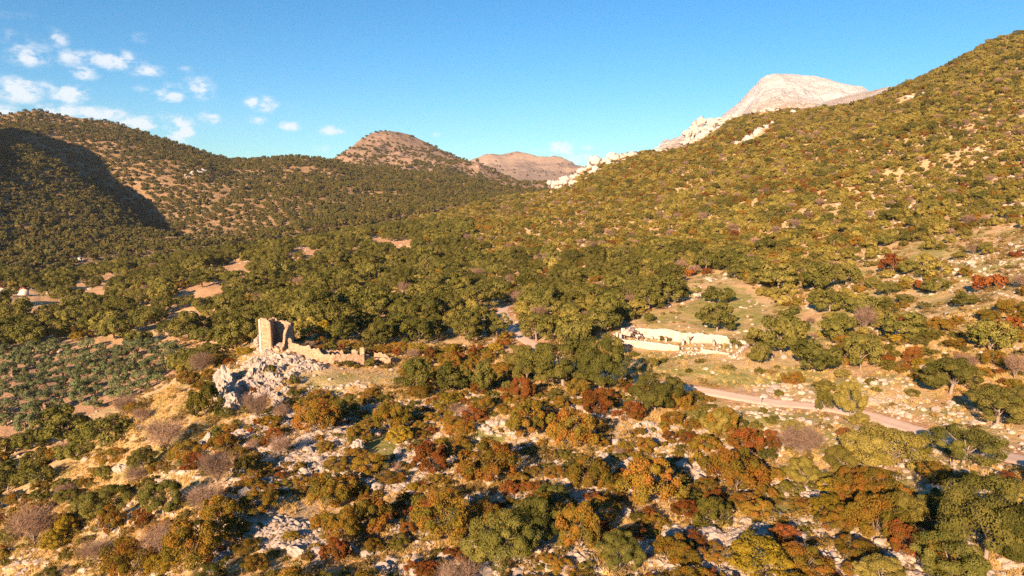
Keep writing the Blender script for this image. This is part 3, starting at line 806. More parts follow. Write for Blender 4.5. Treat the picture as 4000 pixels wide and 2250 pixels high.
# ------------------------------------------------------------------ masses: points + geometry nodes
def gn_mass(name, pos, rotz, scl, meshes, label, cat):
    me = bpy.data.meshes.new(name); n = len(pos)
    me.vertices.add(n); me.vertices.foreach_set('co', np.asarray(pos, np.float32).ravel())
    for nm, arr in (('rz', rotz), ('sc', scl)):
        a = me.attributes.new(nm, 'FLOAT', 'POINT'); a.data.foreach_set('value', np.asarray(arr, np.float32))
    a = me.attributes.new('pick', 'INT', 'POINT'); a.data.foreach_set('value', np.random.default_rng(len(name)).integers(0, len(meshes), n).astype(np.int32))
    o = bpy.data.objects.new(name, me); COL.objects.link(o)
    coll = bpy.data.collections.new(name + '_shapes')
    for k, m in enumerate(meshes):
        q = bpy.data.objects.new('%s_shape_%02d' % (name, k), m); coll.objects.link(q)
    ng = bpy.data.node_groups.new(name, 'GeometryNodeTree')
    ng.interface.new_socket('Geometry', in_out='INPUT', socket_type='NodeSocketGeometry')
    ng.interface.new_socket('Geometry', in_out='OUTPUT', socket_type='NodeSocketGeometry')
    N, L = ng.nodes, ng.links
    gi = N.new('NodeGroupInput'); go = N.new('NodeGroupOutput')
    ci = N.new('GeometryNodeCollectionInfo'); ci.inputs['Collection'].default_value = coll
    ci.inputs['Separate Children'].default_value = True; ci.inputs['Reset Children'].default_value = True
    ip = N.new('GeometryNodeInstanceOnPoints'); ip.inputs['Pick Instance'].default_value = True
    def na(nm, ty):
        d = N.new('GeometryNodeInputNamedAttribute'); d.data_type = ty; d.inputs['Name'].default_value = nm; return d.outputs['Attribute']
    cx = N.new('ShaderNodeCombineXYZ'); L.new(na('rz', 'FLOAT'), cx.inputs['Z'])
    L.new(gi.outputs[0], ip.inputs['Points']); L.new(ci.outputs[0], ip.inputs['Instance'])
    L.new(na('pick', 'INT'), ip.inputs['Instance Index']); L.new(cx.outputs[0], ip.inputs['Rotation']); L.new(na('sc', 'FLOAT'), ip.inputs['Scale'])
    L.new(ip.outputs[0], go.inputs[0])
    md = o.modifiers.new('spread', 'NODES'); md.node_group = ng
    o['kind'] = 'stuff'; tag(o, label, cat)
    return o

# ------------------------------------------------------------------ ways
def ribbon(name, P, width, mat, lift=.05):
    P = np.array(P); n = len(P); t = np.gradient(P, axis=0); t /= np.linalg.norm(t, axis=1, keepdims=True); nr = np.stack([-t[:, 1], t[:, 0]], 1)
    g = np.random.default_rng(3); offs = np.linspace(-.5, .5, 7)
    X = np.zeros((n, 7)); Y = np.zeros((n, 7))
    for k, o in enumerate(offs):
        w = width * (1 + (g.uniform(-.07, .07, n) if k in (0, 6) else 0))
        X[:, k] = P[:, 0] + nr[:, 0] * o * w; Y[:, k] = P[:, 1] + nr[:, 1] * o * w
    Zg = ground_z(X, Y); Zr = np.maximum(Zg, Zg[:, 3:4] - .05) + lift
    Zr[:, 0] = Zg[:, 0] - .03; Zr[:, 6] = Zg[:, 6] - .03
    return structure(grid_mesh(name, X, Y, Zr, mat))
ribbon('dirt_track', catmull(world_poly([p[:2] for p in TRACK]), 26), 4.0, M['track'], .09)
ribbon('footpath', catmull(world_poly([(2765, 1572), (2830, 1615), (2900, 1665), (2960, 1710), (3020, 1760)]), 16), .9, M['path'], .06)
def gz(x, y): return float(ground_z(np.array([x]), np.array([y]))[0])

# ------------------------------------------------------------------ ruins
def wall_mesh(name, S, th, mat, org, seed=0, step=.24, rough=.065, ragged=.18):
    """S: stations (x, y, ztop, zbase) -> thick rubble wall with a ragged top, in coordinates relative to org"""
    g = np.random.default_rng(seed + 77)
    S = np.array(S, float); seg = np.hypot(np.diff(S[:, 0]), np.diff(S[:, 1])); s = np.r_[0, np.cumsum(seg)]
    n = max(3, int(s[-1] / step) + 1); q = np.linspace(0, s[-1], n)
    x = np.interp(q, s, S[:, 0]); y = np.interp(q, s, S[:, 1]); zt = np.interp(q, s, S[:, 2]); zb = np.interp(q, s, S[:, 3])
    k = max(1, int(.5 / step)); blk = np.repeat(g.uniform(-1, 1, n // k + 2), k)[:n]
    zt = zt + ragged * blk + g.normal(size=n) * ragged * .3
    t = np.stack([np.gradient(x), np.gradient(y)], 1); t /= np.linalg.norm(t, axis=1, keepdims=True) + 1e-9
    nx, ny = t[:, 1], -t[:, 0]
    hmax = (zt - zb).max(); m = max(3, int(hmax / .38) + 1)
    V = np.zeros((2, m, n, 3)); f = np.linspace(0, 1, m)
    for sd in (0, 1):
        sg = .5 if sd == 0 else -.5
        for j in range(m):
            dd = g.normal(size=n) * rough
            off = sg * th + dd * (1 if sd == 0 else -1)
            V[sd, j, :, 0] = x + nx * off; V[sd, j, :, 1] = y + ny * off; V[sd, j, :, 2] = zb + (zt - zb) * f[j] + (g.normal(size=n) * rough * .6 if j else 0)
    V[1, -1, :, 2] += g.normal(size=n) * ragged * .3
    V = V.reshape(-1, 3) - np.array(org)
    I = np.arange(2 * m * n).reshape(2, m, n); Q = []
    for j in range(m - 1):
        for i in range(n - 1):
            Q.append((I[0, j, i], I[0, j, i + 1], I[0, j + 1, i + 1], I[0, j + 1, i]))
            Q.append((I[1, j, i + 1], I[1, j, i], I[1, j + 1, i], I[1, j + 1, i + 1]))
        Q.append((I[1, j, 0], I[0, j, 0], I[0, j + 1, 0], I[1, j + 1, 0])); Q.append((I[0, j, n - 1], I[1, j, n - 1], I[1, j + 1, n - 1], I[0, j + 1, n - 1]))
    for i in range(n - 1): Q.append((I[0, m - 1, i], I[0, m - 1, i + 1], I[1, m - 1, i + 1], I[1, m - 1, i]))
    return mesh_from(name, V, Q, [mat])
def wall_px(name, st, th, mat, parent, seed=0, **kw):
    """stations (photo x, photo y of the top, distance)"""
    S = []
    for px, py, r in st:
        x, y, z = at(px, py, r); S.append((x, y, z, min(gz(x, y), z) - .6))
    org = parent.location
    return add_obj(name, wall_mesh(name, S, th, mat, org, seed, **kw), parent)
def lump_mesh(name, org, blobs, mat, seed=0, sub=3, rough=False):
    """a heap or crag: overlapping faceted lumps (x, y, z, sx, sy, sz)"""
    g = np.random.default_rng(seed); V = []; Fc = []; off = 0
    for (x, y, z, sx, sy, sz) in blobs:
        bm = bmesh.new(); bmesh.ops.create_icosphere(bm, subdivisions=sub, radius=1)
        v = np.array([q.co for q in bm.verts]); f = [[q.index for q in p.verts] for p in bm.faces]; bm.free()
        for k in range(9):
            nrm = g.normal(size=3); nrm /= np.linalg.norm(nrm); d = g.uniform(.5, .85)
            h = v @ nrm; v = v - np.maximum(h - d, 0)[:, None] * nrm * .9
        if rough:
            nn = v / np.linalg.norm(v, axis=1, keepdims=True); o_ = g.uniform(0, 90)
            q_ = -np.abs(vnoise(v[:, 0] * 2.6 + o_, v[:, 1] * 2.6 + v[:, 2] * .8, 3)) * .45 - np.abs(vnoise(v[:, 0] * 6 + o_, v[:, 1] * 6 + v[:, 2] * 2.5, 4)) * .25
            v = v + nn * (q_ + .2)[:, None]
        v += g.normal(size=v.shape) * .03
        v = v * np.array([sx, sy, sz]); a = g.uniform(0, 6.28); c, s_ = math.cos(a), math.sin(a)
        v = np.stack([v[:, 0] * c - v[:, 1] * s_, v[:, 0] * s_ + v[:, 1] * c, v[:, 2]], 1) if abs(sx - sy) < .6 * max(sx, sy) else v
        V.append(v + np.array([x, y, z]) - np.array(org)); Fc += [[i + off for i in q] for q in f]; off += len(v)
    return mesh_from(name, np.concatenate(V), Fc, [mat])

def build_tower():
    cx, cy, cz = at(1022, 1368, 173.0); zb = min(gz(cx, cy), cz) - .2
    T = empty('ruined_tower', (cx, cy, zb), 'roofless ruined stone tower with collapsed front on the rocky crag', 'tower')
    fx, fy = math.sin(R(110)), math.cos(R(110)); bx, by = math.sin(R(20)), math.cos(R(20)); w = 5.1
    top = at(1030, 1244, 173)[2]; H = top - zb
    def P(u, v, h): return (cx + fx * u + bx * v, cy + fy * u + by * v, zb + h, zb - 1.5)
    org = T.location
    add_obj('wall', wall_mesh('tower_front', [P(0, 0, H - .15), P(.9, 0, H + .1), P(2.1, 0, H - .1), P(2.6, 0, H - .6), P(2.95, 0, H - 1.1), P(3.05, 0, H - 2.2), P(3.12, 0, 1.7), P(3.6, 0, 1.5), P(4.4, 0, 1.9), P(5.1, 0, 1.0)], .75, M['masonry'], org, 1, ragged=.24, rough=.08), T)['label'] = 'sunlit front wall broken off in a jagged edge'
    add_obj('wall', wall_mesh('tower_side_l', [P(.05, .4, H - .2), P(.05, 2.5, H - .7), P(.05, 5.0, H - .5)], .7, M['masonry'], org, 2), T)
    add_obj('wall', wall_mesh('tower_back', [P(.4, 5, H - .9), P(1.6, 5, H - 1.1), P(3.0, 5, H - 1.2), P(4.2, 5, H - 1.7), P(5.1, 5, H - 2.0)], .75, M['masonry'], org, 3, ragged=.3, rough=.08), T)
    add_obj('wall', wall_mesh('tower_side_r', [P(5.0, 5.2, H - 2.0), P(5.0, 3.2, H - 1.9), P(5.0, 2.5, H - 2.7), P(5.0, 2.1, H - 3.4), P(5.0, 1.5, 2.4), P(5.0, .4, 1.5)], .7, M['masonry'], org, 4, ragged=.3, rough=.08), T)
    q = add_obj('quoin', wall_mesh('tower_quoin', [P(-.12, -.46, H - .25), P(.45, -.46, H - .1)], .16, M['quoin'], org, 5, rough=.02), T); q['label'] = 'pale dressed corner stones'
    g = np.random.default_rng(4); bl = []
    for k in range(26):
        u, v = g.uniform(1.6, 5.2), g.uniform(-1.2, 2.6); p = P(u, v, 0); hh = max(0, 1.9 - .5 * abs(v - .6) - .35 * abs(u - 3.8))
        s_ = g.uniform(.25, .6); bl.append((p[0], p[1], zb + hh * g.uniform(.5, 1.0), s_, s_, s_ * .75))
    for k in range(5): 
        p = P(2.2 + .6 * k, .7, 0); bl.append((p[0], p[1], zb + .3, 1.1, 1.1, 1.1))
    q = add_obj('rubble', lump_mesh('tower_rubble', org, bl, M['masonry'], 8, 2), T); q['kind'] = 'stuff'; q['label'] = 'heap of fallen masonry inside the tower'
build_tower()

def build_enclosure():
    x, y, z = at(1290, 1422, 164); E = empty('ruined_enclosure', (x, y, gz(x, y)), 'long roofless rubble wall running downhill from the ruined tower', 'ruin')
    mt = M['masonry']
    wall_px('wall', [(1128,1322,169.5),(1133,1318,169.3),(1139,1330,169),(1141,1341,168.8),(1168,1342,167.6),(1171,1349,167.5),(1212,1350,166),(1214,1363,166),(1247,1362,164.9),(1257,1382,164.6),(1300,1384,164),(1360,1383,164.5),(1422,1385,165.3)], .6, mt, E, 11)
    wall_px('wall', [(1422,1386,165.6),(1444,1390,169.3)], .55, mt, E, 12)
    wall_px('wall', [(1444,1396,168.6),(1452,1405,168.3),(1460,1401,168),(1490,1398,167.2),(1527,1397,166.4)], .6, mt, E, 13)
    wall_px('wall', [(1527,1400,166.8),(1560,1403,171),(1590,1407,174)], .55, mt, E, 14)
    wall_px('wall', [(1650,1404,172),(1680,1405,171.6),(1712,1409,171)], .55, mt, E, 15)
    wall_px('pier', [(1650,1386,172.4),(1660,1387,172.3)], .6, mt, E, 16)
    wall_px('wall', [(1257,1366,170.5),(1300,1368,170.6),(1338,1370,170.8),(1342,1380,170.8)], .5, mt, E, 17)
    wall_px('pier', [(1374,1369,170),(1384,1367,169.9),(1398,1368,169.8)], .6, mt, E, 18)
    wall_px('pier', [(1405,1362,170.4),(1412,1356,170.4),(1424,1359,170.3)], .7, mt, E, 19)
    wall_px('wall', [(1462,1379,172.5),(1482,1377,172.2),(1505,1384,171.8),(1522,1392,171.4)], .5, mt, E, 20)
build_enclosure()

def build_white_ruin():
    x, y, z = at(2650, 1360, 180); E = empty('ruined_farm_building', (x, y, gz(x, y)), 'long roofless white-walled farm ruin standing in the sunny meadow', 'ruin')
    mt = M['white_masonry']
    wall_px('wall', [(2368,1334,185.4),(2380,1322,185),(2430,1325,183.3),(2500,1331,181),(2580,1340,178.6),(2654,1350,176.6)], .75, mt, E, 31, ragged=.08)['label'] = 'long low front wall'
    wall_px('wall', [(2738,1366,172.4),(2746,1362,172.2),(2790,1369,170.2),(2848,1380,167.6)], .75, mt, E, 32, ragged=.08)['label'] = 'short front wall stub beside the doorway'
    wall_px('wall', [(2468,1284,193.2),(2500,1281,192.6),(2560,1285,191),(2600,1283,190.2),(2660,1297,189),(2664,1302,188.8),(2684,1299,188.3),(2704,1299,187.6),(2706,1304,187.5),(2718,1300,187.2),(2746,1301,186.4),(2750,1308,186.2),(2780,1305,185.4),(2806,1309,184.8),(2840,1314,184),(2845,1324,183.8),(2921,1333,181.2),(2958,1334,180)], .7, mt, E, 33, ragged=.1)['label'] = 'high back wall with a stepped broken top'
    wall_px('wall', [(2372,1330,186),(2400,1312,190),(2466,1288,194)], .6, mt, E, 34)
    wall_px('wall', [(2862,1394,168.4),(2884,1374,172),(2906,1356,176),(2925,1342,180)], .8, mt, E, 35, ragged=.25)
    # stubs of cross walls along the back wall; they run with the light, so one side stays dark
    for k, (px, py, r, L) in enumerate([(2546,1317,189.5,2.4),(2574,1319,188.6,2.2),(2601,1321,187.8,2.2),(2668,1333,183.5,1.8),(2690,1322,186.2,1.6),(2714,1346,183,1.5),(2745,1349,181.5,1.6),(2789,1336,181.5,2.0),(2812,1352,178.5,1.5),(2856,1352,177.5,1.8),(2878,1352,177.6,1.4)]):
        x0, y0, z0 = at(px, py, r); zb = gz(x0, y0) - .5
        dx, dy = math.sin(R(12)), math.cos(R(12))
        add_obj('pier', wall_mesh('stub', [(x0, y0, z0, zb), (x0 + dx * L, y0 + dy * L, z0 + .25, zb)], .55, mt, E.location, 40 + k, ragged=.06, rough=.03), E)
    for k, (px, py, r, w) in enumerate([(2401,1303,188,.5),(2410,1296,188.6,.6),(2423,1302,187.6,.45),(2431,1281,190.3,.6),(2438,1281,190.6,.35),(2469,1272,192.2,.7),(2487,1303,187.8,.6),(2461,1279,191,.5)]):
        x0, y0, z0 = at(px, py, r); zb = gz(x0, y0) - .4
        add_obj('pillar', wall_mesh('pillar', [(x0 - w / 2, y0, z0, zb), (x0 + w / 2, y0 - .1, z0 - .1, zb)], .55, mt, E.location, 60 + k, step=.2, ragged=.05, rough=.03), E)
    def slab(name, a, b, wd, th, mat, up=(0, 0, 1)):
        a = np.array(at(*a)); b = np.array(at(*b)); d = b - a; L = np.linalg.norm(d); d /= L
        s_ = np.cross(d, up); s_ /= np.linalg.norm(s_); n_ = np.cross(s_, d); V = []
        for e in (a, b):
            for i, j in ((-1, -1), (1, -1), (1, 1), (-1, 1)): V.append(e + s_ * wd / 2 * i + n_ * th / 2 * j)
        V = np.array(V) - np.array(E.location)
        return add_obj(name, mesh_from(name, V, [(0, 1, 2, 3), (7, 6, 5, 4), (0, 4, 5, 1), (1, 5, 6, 2), (2, 6, 7, 3), (3, 7, 4, 0)], [mat]), E)
    slab('fallen_slab', (2440,1308,189), (2464,1277,191.5), 1.9, .3, mt)['label'] = 'slab of wall leaning over'
    slab('fallen_slab', (2452,1312,188), (2472,1284,190), 1.3, .3, mt)
    slab('beam', (2455,1291,188.6), (2500,1297,188.2), .24, .24, M['timber']); slab('beam', (2463,1302,187.6), (2482,1320,186), .24, .24, M['timber'])
    slab('beam', (2497,1300,189), (2512,1322,187), .22, .22, M['timber']); slab('beam', (2468,1302,187.8), (2490,1306,187.2), .2, .2, M['timber'])
    slab('beam', (2691,1324,185), (2710,1315,187), .22, .22, M['timber']); slab('beam', (2836,1366,176), (2852,1362,177), .2, .2, M['timber'])
    g = np.random.default_rng(12); bl = []
    for (p0, p1, r0, r1, n_, w_) in (((2440,1322),(2530,1322),186,187.5,34,2.2), ((2655,1385),(2740,1382),173.5,172,34,3.0), ((2680,1356),(2860,1366),180,174,26,2.0), ((2860,1404),(2912,1404),166.5,167,20,2.5), ((2365,1338),(2400,1325),187,188,12,1.5)):
        for k in range(n_):
            t = g.random(); px = p0[0] + (p1[0] - p0[0]) * t; py = p0[1] + (p1[1] - p0[1]) * t
            a, b, c = at(px, py, r0 + (r1 - r0) * t); a += g.normal() * w_ * .4; b += g.normal() * w_ * .5; s_ = g.uniform(.2, .55)
            bl.append((a, b, gz(a, b) + s_ * .25, s_, s_, s_ * .7))
    q = add_obj('rubble', lump_mesh('farm_rubble', E.location, bl, M['white_masonry'], 9, 1), E); q['kind'] = 'stuff'; q['label'] = 'heaps of fallen white masonry'
build_white_ruin()

def house(px, py, w, d, h, rot, label, wallmat):
    x, y = ground_hit(px, py); z = gz(x, y)
    E = empty('farmhouse', (x, y, z), label, 'house'); E.rotation_euler.z = rot
    def box(name, x0, x1, y0, y1, z0, z1, mat, par):
        V = [(a, b, c) for c in (z0, z1) for a, b in ((x0, y0), (x1, y0), (x1, y1), (x0, y1))]
        return add_obj(name, mesh_from(name, V, [(3, 2, 1, 0), (4, 5, 6, 7), (0, 1, 5, 4), (1, 2, 6, 5), (2, 3, 7, 6), (3, 0, 4, 7)], [mat]), par)
    wl = box('wall', -w / 2, w / 2, -d / 2, d / 2, -1.5, h, wallmat, E)
    o = .35; V = [(-w/2-o, -d/2-o, h - .1), (w/2+o, -d/2-o, h - .1), (w/2+o, 0, h + d * .28), (-w/2-o, 0, h + d * .28), (w/2+o, d/2+o, h - .1), (-w/2-o, d/2+o, h - .1)]
    V = V + [(a, b, c + .16) for a, b, c in V]
    rf = add_obj('roof', mesh_from('roof', V, [(0, 1, 2, 3), (3, 2, 4, 5), (9, 8, 7, 6), (11, 10, 8, 9), (0, 6, 7, 1), (1, 7, 8, 2), (2, 8, 10, 4), (4, 10, 11, 5), (5, 11, 9, 3), (3, 9, 6, 0)], [M['roof_tile']]), E)
    rf['label'] = 'red tiled gable roof'
    gab = [(-w/2, -d/2, h), (-w/2, d/2, h), (-w/2, 0, h + d * .25), (w/2, -d/2, h), (w/2, d/2, h), (w/2, 0, h + d * .25)]
    add_obj('gable', mesh_from('gable', gab[:3], [(0, 2, 1)], [wallmat]), E); add_obj('gable', mesh_from('gable', gab[3:], [(0, 1, 2)], [wallmat]), E)
    box('door', -.5, .5, -d/2 - .04, -d/2 + .05, 0, 2.0, M['timber'], E)
    for s in (-1, 1): box('window', s * w * .3 - .4, s * w * .3 + .4, -d/2 - .03, -d/2 + .05, 1.1, 2.0, M['pane'], E)
house(93, 1166, 6.0, 5.0, 3.0, R(-62), 'small cream farmhouse with red tiled roof among trees in the valley', M['limewash'])
house(2, 1162, 7.0, 5.0, 3.0, R(-50), 'white farmhouse cut by the left edge of the photo', M['limewash'])

def signpost():
    x, y = ground_hit(2972, 1582); z = gz(x, y)
    E = empty('signpost', (x, y, z), 'thin upright waymark post on the near edge of the dirt track', 'post')
    v, q = tube_path([(0, 0, -.3), (0, 0, .8), (0, 0, 1.5)], .06, .06, 8)
    add_obj('post', mesh_from('post', v, q, [M['metal']]), E)
    V = [(a, b, c) for c in (1.2, 1.55) for a, b in ((-.18, -.09), (.18, -.09), (.18, -.062), (-.18, -.062))]
    add_obj('plate', mesh_from('plate', V, [(3, 2, 1, 0), (4, 5, 6, 7), (0, 1, 5, 4), (1, 2, 6, 5), (2, 3, 7, 6), (3, 0, 4, 7)], [M['limewash']]), E)
signpost()

# ------------------------------------------------------------------ crags on the skyline and on the knoll
CLIFFPTS = []
def hit_any(px, py):
    rs = np.exp(np.linspace(math.log(120), math.log(2500), 1500)); x, y, z = ray(px, py); h = math.hypot(x, y)
    xs, ys = x / h * rs, y / h * rs; zr = CAM_Z + z / h * rs; g = np.where(rs < 1480, base_ground(xs, ys), -1e9)
    for q in HILLS: g = np.maximum(g, q.ztop(xs, ys))
    k = int(np.argmax(zr <= g)); return float(rs[k]) if k else 1000.0
def cliff(label, lst, r, seed, name='limestone_cliff', on=False):
    """lst: (photo x, photo y of centre, half width px, half height px)"""
    bl = []; g = np.random.default_rng(seed)
    for (px, py, w, h, *rest) in lst:
        rr_ = hit_any(px, py) + 1 if on else (rest[0] if rest else r)
        for k in range(6):
            qx = px + g.uniform(-.8, .8) * w; qy = py + g.uniform(-.5, .4) * h
            x, y, z = at(qx, qy, rr_ + g.uniform(-6, 6)); m = rr_ / F_PX
            sx = w * m * g.uniform(.35, .75); sz = h * m * g.uniform(.5, .95)
            bl.append((x, y, z - sz * .1, sx, min(sx * .8, 14), sz)); CLIFFPTS.append((x, y, sx * .7)); CLIFFPTS.append((x * .985, y * .985, sx * .7)); CLIFFPTS.append((x * .972, y * .972, sx * .55))
    x, y, z = at(lst[0][0], lst[0][1], r)
    o = empty(name, (x, y, z), label, 'cliff')
    for k, b in enumerate(bl): add_obj('rock', lump_mesh('rock', (x, y, z), [b], M['cliff'], seed * 31 + k, 3, True), o)
    return o
cliff('white limestone slabs at the low left end of the big slope skyline', [(2160,722,34,18,1060),(2205,708,36,20,1058),(2250,694,36,22,1054),(2290,672,36,24,1050),(2325,655,34,24,1046),(2355,632,42,26,1044),(2398,618,38,24,1044),(2430,628,32,20,1040),(2330,694,26,12,1024),(2455,606,34,16,1046),(2478,618,28,12,1040),(2395,660,28,14,1016),(2280,712,26,10,1030)], 1060, 201)
cliff('white rounded crag on the skyline below the white peak', [(2684,555,28,18,1062),(2704,530,30,24,1064),(2726,502,32,30,1068),(2754,482,36,24,1072),(2794,474,42,16,1076),(2744,522,34,22,1058),(2716,556,30,14,1050),(2838,468,38,12,1076),(2780,508,34,18,1058),(2872,455,32,10,1074)], 1066, 202)
cliff('white rock slabs lying on the slope under the skyline slabs', [(2200,728,34,14),(2262,712,38,18),(2312,690,38,22),(2352,668,38,24),(2402,650,38,22),(2444,636,34,18)], 1020, 211, on=True)
cliff('slanting white rock band on the upper slope under the white peak', [(2892,568,26,20),(2914,556,28,20),(2938,543,30,24),(2964,530,30,24),(2988,515,28,22),(3010,500,26,16),(3034,490,26,14)], 955, 203, on=True)
cliff('small white rocks on the skyline left of the white peak', [(2585,590,26,10)], 1050, 204)
cliff('low white ledge on the skyline right of the white peak', [(2960,435,26,8,1045),(3010,428,26,8,1045),(3100,436,20,6,1030)], 1045, 205)
cliff('pale rock ledge high on the right slope', [(3520,392,18,8,960),(3560,378,22,8,960),(3600,368,14,6,960)], 960, 206, on=True)
cliff('grey rock outcrop on the wooded left hill', [(735,690,18,10,1480),(770,680,24,14,1480),(795,672,16,12,1480)], 1480, 207, on=True)
cliff('bare pale rock patch low on the shaded hill at the left', [(285,985,16,10,1000),(300,1005,18,10,990),(320,1015,14,8,980)], 990, 208, on=True)
cliff('grey boulder pile among valley trees left of the tower', [(565,1222,12,12,400),(575,1210,8,10,400)], 400, 209, 'rock_pile', on=True)
cliff('bare white ledges on the wooded hill in the middle distance', [(1690,800,18,8,1180),(1725,790,20,10,1185),(1745,808,14,6,1170),(1700,770,14,7,1230)], 1180, 210, on=True)

CR = np.random.default_rng(61)
NAMED = []     # (x, y, radius) spots taken by things placed by hand
def put_rock(x, y, s, sz, label, group, big=True, sink=.48, nm='boulder'):
    o = add_obj(nm, (BIGROCKS if big else ROCKS)[CR.integers(0, 6)], None, (x, y, gz(x, y) + sz * (.5 - sink)))
    o.scale = (s, s * CR.uniform(.7, 1.1), sz); o.rotation_euler = (CR.uniform(-.25, .25), CR.uniform(-.25, .25), CR.uniform(0, 6.28))
    return tag(o, label, 'rock', group)
crag = [(1010,1345,2.0,2.4),(1022,1375,1.6,1.4),(1050,1385,2.2,1.5),(1095,1368,2.4,1.5),(1080,1400,2.2,1.4),(1035,1410,2.0,1.6),(1000,1420,2.2,1.8),(975,1440,2.0,1.5),(1010,1450,2.6,1.9),(1050,1440,2.2,1.6),
        (985,1475,2.6,2.2),(1020,1490,2.2,1.6),(1060,1480,2.4,1.8),(1095,1450,1.8,1.3),(965,1500,2.4,2.0),(1000,1520,2.8,2.0),(1040,1520,2.0,1.4),(1080,1510,2.2,1.5),(1110,1530,1.8,1.2),(1050,1550,2.2,1.6),
        (1085,1560,2.0,1.4),(1015,1560,2.4,1.6),(975,1550,2.2,1.6),(1125,1470,2.0,1.1),(1150,1445,1.9,1.0),(1190,1440,2.2,1.0),(1230,1436,2.0,1.1),(1250,1432,1.6,.9),(1160,1410,2.2,1.0),(1120,1420,2.4,1.2),
        (920,1480,1.8,1.4),(915,1520,2.2,1.6),(1140,1400,1.8,1.0),(1205,1420,1.8,.9),(1110,1395,2.0,1.2)]
cliffw = [(880,1520,3.4,4.2),(900,1560,3.2,3.4),(870,1560,2.6,3.8),(915,1595,2.6,2.4),(890,1595,2.2,2.2),(860,1500,2.2,2.4)]
ORD = ['first', 'second', 'third', 'fourth', 'fifth', 'sixth', 'seventh', 'eighth', 'ninth', 'tenth', 'eleventh', 'twelfth']
def rows_of(L_, kx, ky, most=9):
    '''split into rows from the back (top of the photo) to the front; yields (item, row words, place words)'''
    L_ = sorted(L_, key=ky); nrow = max(1, math.ceil(len(L_) / most)); per = math.ceil(len(L_) / nrow)
    for j in range(nrow):
        row = sorted(L_[j * per:(j + 1) * per], key=kx)
        rw = '' if nrow == 1 else (', rearmost row' if j == 0 else ', front row' if j == nrow - 1 else ', %s row' % ORD[j] if j < 12 else ', row %d' % (j + 1))
        for i, it in enumerate(row):
            yield it, rw, (', the only one' if len(row) == 1 and nrow == 1 else ', %s from left' % ORD[i])
_g = np.random.default_rng(8)
crag = [(a, b, s * .8, z_ * .85) for a, b, s, z_ in crag] + [(a + _g.uniform(-22, 22), b + _g.uniform(-14, 16), s * _g.uniform(.4, .65), z_ * _g.uniform(.45, .75)) for a, b, s, z_ in crag for _ in (0, 1)]
for (px, py, s, sz), rw, pl in rows_of(crag, lambda c: c[0], lambda c: c[1], 10):
    x, y = ground_hit(px, py); put_rock(x, y, s, sz * 1.2, 'grey limestone crag block below the ruined tower' + rw + pl, 'crag blocks below the tower', nm='crag_block'); NAMED.append((x, y, s * .8))
for (px, py, s, sz), rw, pl in rows_of(cliffw, lambda c: c[0], lambda c: c[1], 9):
    x, y = ground_hit(px, py); put_rock(x, y, s, sz * 1.1, 'tall pale cliff block left of the tower crag' + rw + pl, 'cliff blocks at the left of the crag', sink=.2, nm='cliff_block'); NAMED.append((x, y, s * .8))
single = [(810,1745,1.6,2.4,'upright white boulder standing on the bare slope left of centre'),(1405,1770,1.5,1.9,'pointed white boulder beside the small green lawn'),(2360,1800,1.5,1.3,'rounded white boulder at the middle of the rocky foreground'),
          (2455,1815,1.9,1.4,'broad white boulder right of the rounded one in the rocky foreground'),(2490,1675,1.5,1.1,'large pale boulder of the pile under the red-leaved trees'),(2530,1668,1.2,1.0,'rounded boulder at the right end of the pile under red-leaved trees'),(2450,1690,1.3,.9,'flat boulder at the left of the pile under red-leaved trees'),
          (1825,1965,1.2,1.2,'white boulder on the pale stony band in the foreground'),(2060,1830,1.6,1.4,'cracked white boulder left of the rocky hollow'),(2650,2090,1.9,1.4,'wide white outcrop near the bottom centre right'),(2780,2100,2.2,.9,'flat white slab with a red bush on it'),
          (2480,2160,.9,.7,'small rounded boulder above the bottom edge'),(2735,1845,1.2,.8,'grey boulder between the autumn thickets'),(1180,1615,2.0,1.3,'grey rock ledge below the terrace wall'),(1420,1612,1.5,1.1,'angular grey rock left of the dark bush under the terrace'),(1440,1600,1.2,.9,'squat grey rock above the small shaded hollow'),
          (2450,2000,1.2,.7,'white stone step on the rocky path at bottom centre'),(1200,1880,1.4,1.1,'pale outcrop on the steep slope left of the autumn thicket'),(1230,1810,1.2,1.0,'pale tilted rock on the slope below the bare bush'),(1540,2080,1.3,.9,'pale rock above the bottom thicket'),
          (480,1830,1.8,1.3,'pale rock ledge on the left grassy slope'),(330,1975,1.4,1.0,'grey stone among dry grass near the left edge'),(1160,2150,1.6,1.2,'white outcrop at the bottom left of centre'),(3210,2190,1.2,.9,'white rock in the bottom right thicket'),(3480,2200,1.4,1.0,'white rock at the foot of the big green tree')]
for px, py, s, sz, lb in single:
    x, y = ground_hit(px, py); put_rock(x, y, s, sz, lb, None); NAMED.append((x, y, s * .7))

# ------------------------------------------------------------------ trees
SPECIES = {  # proto kind -> (object name, category, colour words, spread, most individuals)
 'oak_near': 'oak', 'oak_mid': 'oak', 'light_near': 'pale', 'light_mid': 'pale', 'autumn_near': 'autumn', 'autumn_mid': 'autumn', 'rust_near': 'rust', 'rust_mid': 'rust',
 'yellow_near': 'yellow', 'shrub_near': 'shrub', 'shrub_mid': 'shrub', 'olive': 'olive', 'bare_near': 'bare', 'bare_mid': 'bare'}
SPEC = {'oak': ('holm_oak', 'tree', 'dark holm oak', 300), 'pale': ('pale_oak', 'tree', 'pale oak', 300), 'autumn': ('autumn_tree', 'tree', 'orange autumn tree', 280),
        'rust': ('rust_shrub', 'shrub', 'rust-red shrub', 140), 'yellow': ('yellow_tree', 'tree', 'yellow autumn tree', 60), 'shrub': ('evergreen_shrub', 'shrub', 'evergreen shrub', 300),
        'olive': ('olive_tree', 'tree', 'olive tree', 300), 'bare': ('bare_tree', 'tree', 'leafless grey tree', 110)}
